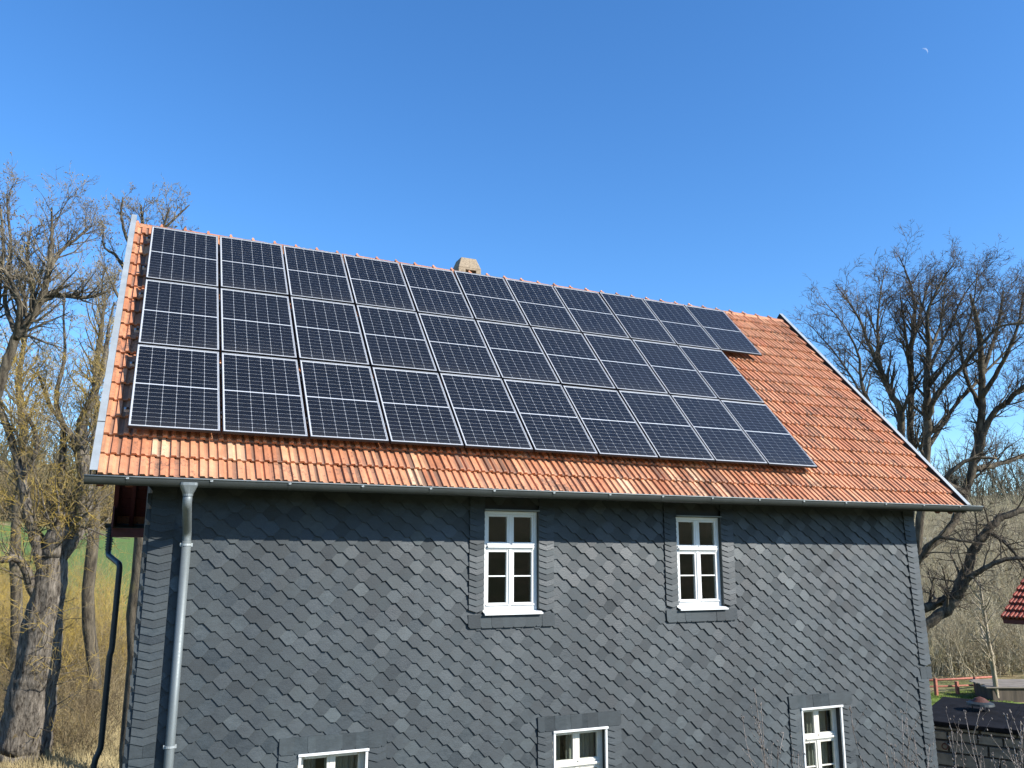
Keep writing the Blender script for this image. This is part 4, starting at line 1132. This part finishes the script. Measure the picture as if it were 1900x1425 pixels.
MAT['drygrass'] = simple('dry_grass', (.36, .29, .15), .9, 0, .5, 1.5, 0)
MAT['grass'] = simple('lawn_grass', (.13, .19, .028), .85, 0, .35, 2.0, 0)
o = tufts('dry_grass', 26000, lambda rd: far(rd, -120, 255, 24, 38), .5, MAT['drygrass']); tag(o, 'dry straw-coloured grass under the willow', 'grass')

# --- slim birch and the budding shrubs before the wall
W = Wood(31); D = 27.5
P, R = line(D, [(1850, 1290, 4.5), (1843, 1240, 4), (1836, 1200, 3.6), (1828, 1150, 3), (1822, 1110, 2.4), (1815, 1060, 1.2)])
base = gpt(P[0].x, P[0].y); P = [base - Vector((0, 0, .1))] + P[1:]
pts, rad = W.trunk(P, R, 8, 5, .1, .02); W.along(pts, rad, .25, 1, 26, 1.1, CFG_S, .9, .4, .5)
W.finish('birch_sapling', 'slim pale birch sapling beside the red rail fence', base, MAT['birch'], MAT['brush'])
def shrub(label, D, base_px, tips, seed):
    W = Wood(seed); b = pix(base_px, 1300, D); foot = gpt(b.x, b.y); tw = W.tw
    for (x, y) in tips:
        tip = pix(x, y, D + W.rd.uniform(-.5, .5)); st = foot + Vector((W.rd.gauss(0, .1), W.rd.gauss(0, .1), 0)); L = (tip - st).length
        pts = []; n = 12
        mid = st.lerp(tip, .5) + Vector((W.rd.gauss(0, .1), W.rd.gauss(0, .1), .15)) + (st - tip).cross(Vector((0, 1, 0))).normalized() * .0
        for i in range(n + 1):
            t = i / n; pts.append(st * (1-t)**2 + mid * 2*t*(1-t) + tip * t*t + W.rv(.018))
        rad = [.011 * (1 - .75 * i / n) for i in range(n + 1)]
        W.limb.tube(pts, rad, 6)
        for q in range(9):
            i = W.rd.randint(5, n - 1); d = (pts[i+1] - pts[i]).normalized() + W.rv(.55); d.normalize(); p = pts[i]; r_ = rad[i] * .7; l = W.rd.uniform(.12, .5)
            for k in range(3):
                d = (d + W.rv(.12) + Vector((0, 0, .12))).normalized(); q2 = p + d * l / 3; tw.append((p, q2, r_, r_ * .75)); p = q2; r_ *= .75
                W.knob.append(p + W.rv(.008))
        for i in range(5, n + 1):
            for _ in range(3): W.knob.append(pts[i].lerp(pts[min(n, i+1)], W.rd.random()) + W.rv(.010))
    root = empty('budding_shrub', foot); tag(root, label, 'shrub', 'budding shrubs before the slate wall')
    o = bpy.data.objects.new('stems', W.limb.mesh('stems', True)); o.data.materials.append(MAT['bud']); place(o, root)
    V, F = twig_arrays(tw); K = np.array([tuple(p) for p in W.knob]); m = len(K); r_ = .0085
    off = np.array([(r_,0,0),(-r_,0,0),(0,r_,0),(0,-r_,0),(0,0,r_*1.7),(0,0,-r_*1.7)]); tri = np.array([(0,2,4),(2,1,4),(1,3,4),(3,0,4),(2,0,5),(1,2,5),(3,1,5),(0,3,5)])
    o = bpy.data.objects.new('twigs', mesh_np('twigs', V, F)); o.data.materials.append(MAT['bud']); place(o, root)
    o = bpy.data.objects.new('buds', mesh_np('buds', (K[:, None] + off[None]).reshape(-1, 3), (tri[None] + 6 * np.arange(m)[:, None, None]).reshape(-1, 3))); o.data.materials.append(MAT['bud']); place(o, root); o['kind'] = 'stuff'
shrub('budding shrub with pale twigs before the last lower window', 8.2, 1440, [(1402, 1278), (1412, 1310), (1378, 1330), (1455, 1360), (1480, 1395)], 41)
shrub('budding shrub with pale twigs before the far house corner', 8.6, 1680, [(1672, 1320), (1685, 1335), (1655, 1378), (1700, 1372), (1578, 1310), (1640, 1392), (1725, 1390)], 42)
shrub('budding shrub with pale twigs before the stone wall', 7.8, 1800, [(1810, 1313), (1766, 1348), (1793, 1326), (1758, 1368), (1845, 1392), (1786, 1352)], 43)
shrub('budding shrub with pale twigs before the black felt roof', 7.4, 1905, [(1873, 1323), (1881, 1316), (1893, 1347), (1898, 1328), (1862, 1410)], 44)

# ------------------------------------------------------------------ lawn, fence, stone shed, neighbour's roof
def view_pt(px, py):                                       # where the line of sight meets the flat garden
    d = pix(px, py, 1) - CAM; t = (GZ - CAM.z) / d.z; p = CAM + d * t; return (p.x, p.y)
lawn_out = [view_xy(1600, 20), view_xy(1930, 22), view_xy(1990, 29.8), view_xy(1560, 30.2)]
n = 24; LV = []
for i in range(n + 1):
    for j in range(n + 1):
        u, v_ = i / n, j / n
        a = Vector(lawn_out[0]).lerp(Vector(lawn_out[1]), u); b = Vector(lawn_out[3]).lerp(Vector(lawn_out[2]), u); q = a.lerp(b, v_)
        LV.append((q.x, q.y, float(ground_h(q.x, q.y)) + .012))
LF = [(i*(n+1)+j, (i+1)*(n+1)+j, (i+1)*(n+1)+j+1, i*(n+1)+j+1) for i in range(n) for j in range(n)]
o = bpy.data.objects.new('lawn', mesh_np('lawn', LV, np.array(LF))); o.data.materials.append(MAT['grass']); place(o); tag(o, kind='structure')
o = tufts('lawn_grass', 14000, lambda rd: far(rd, 1690, 1850, 22.5, 30.0), .09, MAT['grass']); tag(o, 'short yellow-green grass of the lawn behind the house', 'grass')
# red rail fence
fence = empty('rail_fence', gpt(*view_xy(1780, 29.3))); tag(fence, 'low fence of reddish rails on short posts behind the lawn', 'fence')
def rail(pa, pb, r_): MB().tube([pa, pa.lerp(pb, .5) + Vector((0, 0, -.01)), pb], r_, 8).build('rail', MAT['redrail'], fence, smooth=True)
rail(pix(1690, 1263.5, 28.6), pix(1848, 1255.5, 29.4), .035); rail(pix(1690, 1275, 28.5), pix(1836, 1270, 29.2), .03)
for px_, py_t, D in ((1775, 1266, 28.75), (1809, 1258, 29.0), (1828, 1268, 29.05), (1735, 1260, 28.5)):
    a = pix(px_, py_t, D); ft = gpt(a.x, a.y); MB().box(a.x - .05, a.x + .05, a.y - .05, a.y + .05, ft.z - .1, a.z + .03).build('post', MAT['redrail'], fence, bevel=.01)
# low stone shed under black roofing felt, running towards the viewer beside the house
SD = Vector((.5, -.866, 0)); SN = Vector((-.866, -.5, 0))     # along the wall / out of the wall
w0 = pix(1722, 1350, 17.6); w0.z = GZ
shed = empty('stone_shed', w0); tag(shed, 'low stone shed with flat black felt roof beside the house corner', 'shed')
SM = Matrix(((SD.x, SN.x, 0, w0.x), (SD.y, SN.y, 0, w0.y), (0, 0, 1, GZ), (0, 0, 0, 1)))   # x along, y out, z up
SL, SHT = 6.5, 1.24
core = MB().box(-.08, SL, -3.1, -.06, -.2, SHT).build('shed_wall', MAT['mortar'], shed, SM)
zz = .0; rd = random.Random(5)
while zz < SHT - .05:
    hh = min(rd.uniform(.19, .27), SHT - zz); x = -.1
    while x < SL:
        w = rd.uniform(.32, .75); w = min(w, SL - x + .01)
        mb = MB(); g_ = .012; e = [rd.uniform(-.012, .012) for _ in range(8)]; pr0 = rd.uniform(-.02, .025)
        x0_, x1_, z0_, z1_ = x + g_, x + w - g_, zz + g_, zz + hh - g_
        mb.add([(x0_, -.10, z0_), (x1_, -.10, z0_), (x1_, -.10, z1_), (x0_, -.10, z1_),
                (x0_ + e[0] + .012, pr0 + e[1], z0_ + .012), (x1_ - .012 + e[2], pr0 + e[3], z0_ + .012 + e[4]), (x1_ - .012, pr0 + e[5], z1_ - .012 + e[6]), (x0_ + .012, pr0 + e[7], z1_ - .012)],
               [(0, 1, 5, 4), (1, 2, 6, 5), (2, 3, 7, 6), (3, 0, 4, 7), (4, 5, 6, 7)])
        mb.build('stone', MAT['stone'], core, SM); x += w
    zz += hh
mb = MB()
mb.add([(-.22, .12, SHT + .012), (SL, .12, SHT + .012), (SL, -3.3, SHT + .03), (-.22, -3.3, SHT + .03), (-.22, .12, SHT + .10), (SL, .12, SHT + .10), (SL, -3.3, SHT + .115), (-.22, -3.3, SHT + .115)],
       [(0, 3, 2, 1), (4, 5, 6, 7), (0, 1, 5, 4), (1, 2, 6, 5), (2, 3, 7, 6), (3, 0, 4, 7)])
felt = mb.build('felt_roof', MAT['felt'], shed, SM, bevel=.02)
for q in range(7):
    x = .5 + q * .95; MB().add([(x, .125, SHT + .101), (x + .06, .125, SHT + .101), (x + .06, -3.29, SHT + .117), (x, -3.29, SHT + .117), (x, .125, SHT + .108), (x + .06, .125, SHT + .108), (x + .06, -3.29, SHT + .124), (x, -3.29, SHT + .124)],
        [(4, 5, 6, 7), (0, 1, 5, 4), (1, 2, 6, 5), (3, 0, 4, 7)]).build('felt_lap', MAT['felt'], felt, SM)
# iron ring on the wall
rc = pix(1745, 1394, 16.9)
inv = SM.inverted(); lc = inv @ rc
ring = [(lc.x + .055 * math.cos(t), .045, lc.z + .055 * math.sin(t)) for t in np.linspace(0, 2 * math.pi, 17)]
mb = MB().tube(ring, .012, 6, cap=False).tube([(lc.x, .0, lc.z + .06), (lc.x, .06, lc.z + .06)], .014, 6)
mb.build('iron_ring', MAT['rust'], shed, SM)
# cowl on the felt roof
D = 18.6; pc = pix(1819, 1306, D); lc = inv @ pc; top = SHT + .108
wv = SM @ Vector((lc.x, max(lc.y, -3.0), top)); cow = empty('vent_cowl', wv); tag(cow, 'small rusty cone cowl with a pale rim on three legs, on the felt roof', 'vent cowl')
mb = MB(); k = 20
def cone(z0, r0, z1, r1):
    b0 = len(mb.v)
    for (z_, r_) in ((z0, r0), (z1, r1)): mb.v += [(math.cos(2*math.pi*j/k) * r_, math.sin(2*math.pi*j/k) * r_, z_) for j in range(k)]
    mb.f += [(b0+j, b0+(j+1) % k, b0+k+(j+1) % k, b0+k+j) for j in range(k)]
cone(.20, .19, .27, .10); cone(.27, .10, .30, .02); mb.f.append(tuple(range(len(mb.v) - k, len(mb.v))))
T0 = Matrix.Translation(wv); mb.build('cone_cap', MAT['rust'], cow, T0, smooth=False)
mb = MB(); cone(.12, .29, .165, .28); cone(.165, .28, .205, .18); cone(.12, .29, .12, .02); mb.build('rim', MAT['zinc'], cow, T0)
for j in range(3):
    a = 2 * math.pi * j / 3 + .4; MB().tube([(math.cos(a) * .17, math.sin(a) * .17, -.02), (math.cos(a) * .17, math.sin(a) * .17, .13)], .012, 6).build('leg', MAT['alu_dark'], cow, T0)
# neighbour's small outbuilding: the corner of its red tiled roof enters on the right
D = 23.0; e0 = pix(1858, 1147, D)
ex = Vector((.22, -.975, 0)).normalized(); up_in = Vector((-ex.y, ex.x, 0)); sl = math.radians(31)
es_ = up_in * math.cos(sl) + Vector((0, 0, math.sin(sl))); en = ex.cross(es_)
OM = Matrix(((ex.x, es_.x, en.x, e0.x), (ex.y, es_.y, en.y, e0.y), (ex.z, es_.z, en.z, e0.z), (0, 0, 0, 1)))
foot = e0 + ex * .35 + up_in * 1.25; foot.z = float(ground_h(foot.x, foot.y))
ob = empty('outbuilding', foot); tag(ob, 'small outbuilding whose red tiled roof corner shows beside the birch', 'outbuilding')
rdk = MB().box(.0, 5.0, .03, 2.2, -.10, -.02).build('roof', MAT['redwood'], ob, OM)
RT = tile_me([(x * 1.05, y_, z_ * 1.3) for x, y_, z_ in full_v], full_f); RT.materials.clear(); RT.materials.append(MAT['redtile'])
for kx in range(22):
    for ks in range(6):
        o = bpy.data.objects.new('roof_tile', RT); o['tint'] = random.uniform(.2, .7); place(o, rdk, OM @ Matrix.Translation((kx * .2185, ks * .34, .0)))
Rz = Matrix(((ex.x, up_in.x, 0, foot.x), (ex.y, up_in.y, 0, foot.y), (0, 0, 1, foot.z), (0, 0, 0, 1)))
hh = e0.z - foot.z
MB().box(0, 4.4, 0, 2.6, -.1, hh - .02).build('wall', MAT['darkwood'], ob, Rz)
MB().box(-.33, 4.6, -1.2, -1.15, hh - .14, hh - .03).build('eaves_board', MAT['redwood'], ob, Rz)
# weathered plank lean-to beside the birch
pa = pix(1842, 1274, 27.5); ft = gpt(pa.x, pa.y); lt = empty('plank_stack', ft); tag(lt, 'grey weathered planks lying on a log base beside the birch', 'planks')
yaw = math.radians(-22); LM = Matrix.Translation(ft) @ Matrix.Rotation(yaw, 4, 'Z'); hb = max(.25, pa.z - ft.z)
MB().box(-.05, 3.5, -.05, 1.0, -.05, hb - .04).build('base', MAT['darkwood'], lt, LM)
for q in range(7):
    z_ = hb - .03 + .09 * q / 7
    MB().box(-.2 + random.uniform(-.1, .1), 3.8, -.12 + q * .17, -.12 + q * .17 + .155, z_, z_ + .035).build('plank', MAT['greywood'], lt, LM @ Matrix.Rotation(random.uniform(-.01, .01), 4, 'Z'))
# small white sheet-roofed hut on the slope
pa = pix(1712, 1012, 55.0); g0 = gpt(pa.x, pa.y); hut = empty('white_hut', g0); tag(hut, 'tiny white sheet-roofed hut among the brush beyond the house corner', 'hut')
HM = Matrix.Translation(g0) @ Matrix.Rotation(-.5, 4, 'Z'); hh = max(.6, pa.z - g0.z - .2)
MB().box(-.6, .8, -.5, .8, -.2, hh - .02).build('wall', MAT['darkwood'], hut, HM)
mb = MB(); nn = 24
for j in range(nn + 1):
    x = -.75 + 1.7 * j / nn; w = .02 * math.sin(j * 1.6); mb.v += [(x, -.75, hh + w), (x, .95, hh + .75 + w)]
mb.f += [(2*j, 2*j+2, 2*j+3, 2*j+1) for j in range(nn)]
o = mb.build('sheet_roof', MAT['white'], hut, HM); md = o.modifiers.new('thick', 'SOLIDIFY'); md.thickness = .02
# ------------------------------------------------------------------ the day moon
def moon_mat():
    m, nt, b = newmat('day_moon'); out = nt.nodes['Material Output']
    b.inputs['Base Color'].default_value = (.55, .62, .75, 1); b.inputs['Roughness'].default_value = 1
    tr = N(nt, 'ShaderNodeBsdfTransparent'); mx_ = N(nt, 'ShaderNodeMixShader'); mx_.inputs[0].default_value = .26
    nt.links.new(tr.outputs[0], mx_.inputs[1]); nt.links.new(b.outputs[0], mx_.inputs[2]); nt.links.new(mx_.outputs[0], out.inputs[0]); return m
D = 9000.0; mc = pix(1713.5, 97, D); Rm = 7.6 * D / F_PX
mb = MB(); nu, nv = 20, 14; ca = math.radians(38)
ax = _r * math.cos(ca + math.radians(14)) + _u * math.sin(ca + math.radians(14)); ay = -_r * math.sin(ca + math.radians(14)) + _u * math.cos(ca + math.radians(14))
for i in range(nu + 1):                                     # lit part of the disc: between the limb and the terminator
    lat = -math.pi / 2 + math.pi * i / nu
    for j in range(nv + 1):
        lon = math.radians(-90 + 82 * j / nv)
        q = ax * (-math.sin(lon) * math.cos(lat)) + ay * math.sin(lat) - _f * (math.cos(lon) * math.cos(lat))
        mb.v.append(tuple(mc + q * Rm))
mb.f += [(i*(nv+1)+j, i*(nv+1)+j+1, (i+1)*(nv+1)+j+1, (i+1)*(nv+1)+j) for i in range(nu) for j in range(nv)]
o = mb.build('moon', moon_mat(), None, Matrix.Identity(4), smooth=True); tag(o, 'pale daytime half moon in the clear blue sky', 'moon')

for o in list(scene.objects):
    if o.parent is None and o.type not in ('CAMERA', 'LIGHT'):
        o.location.z += SH
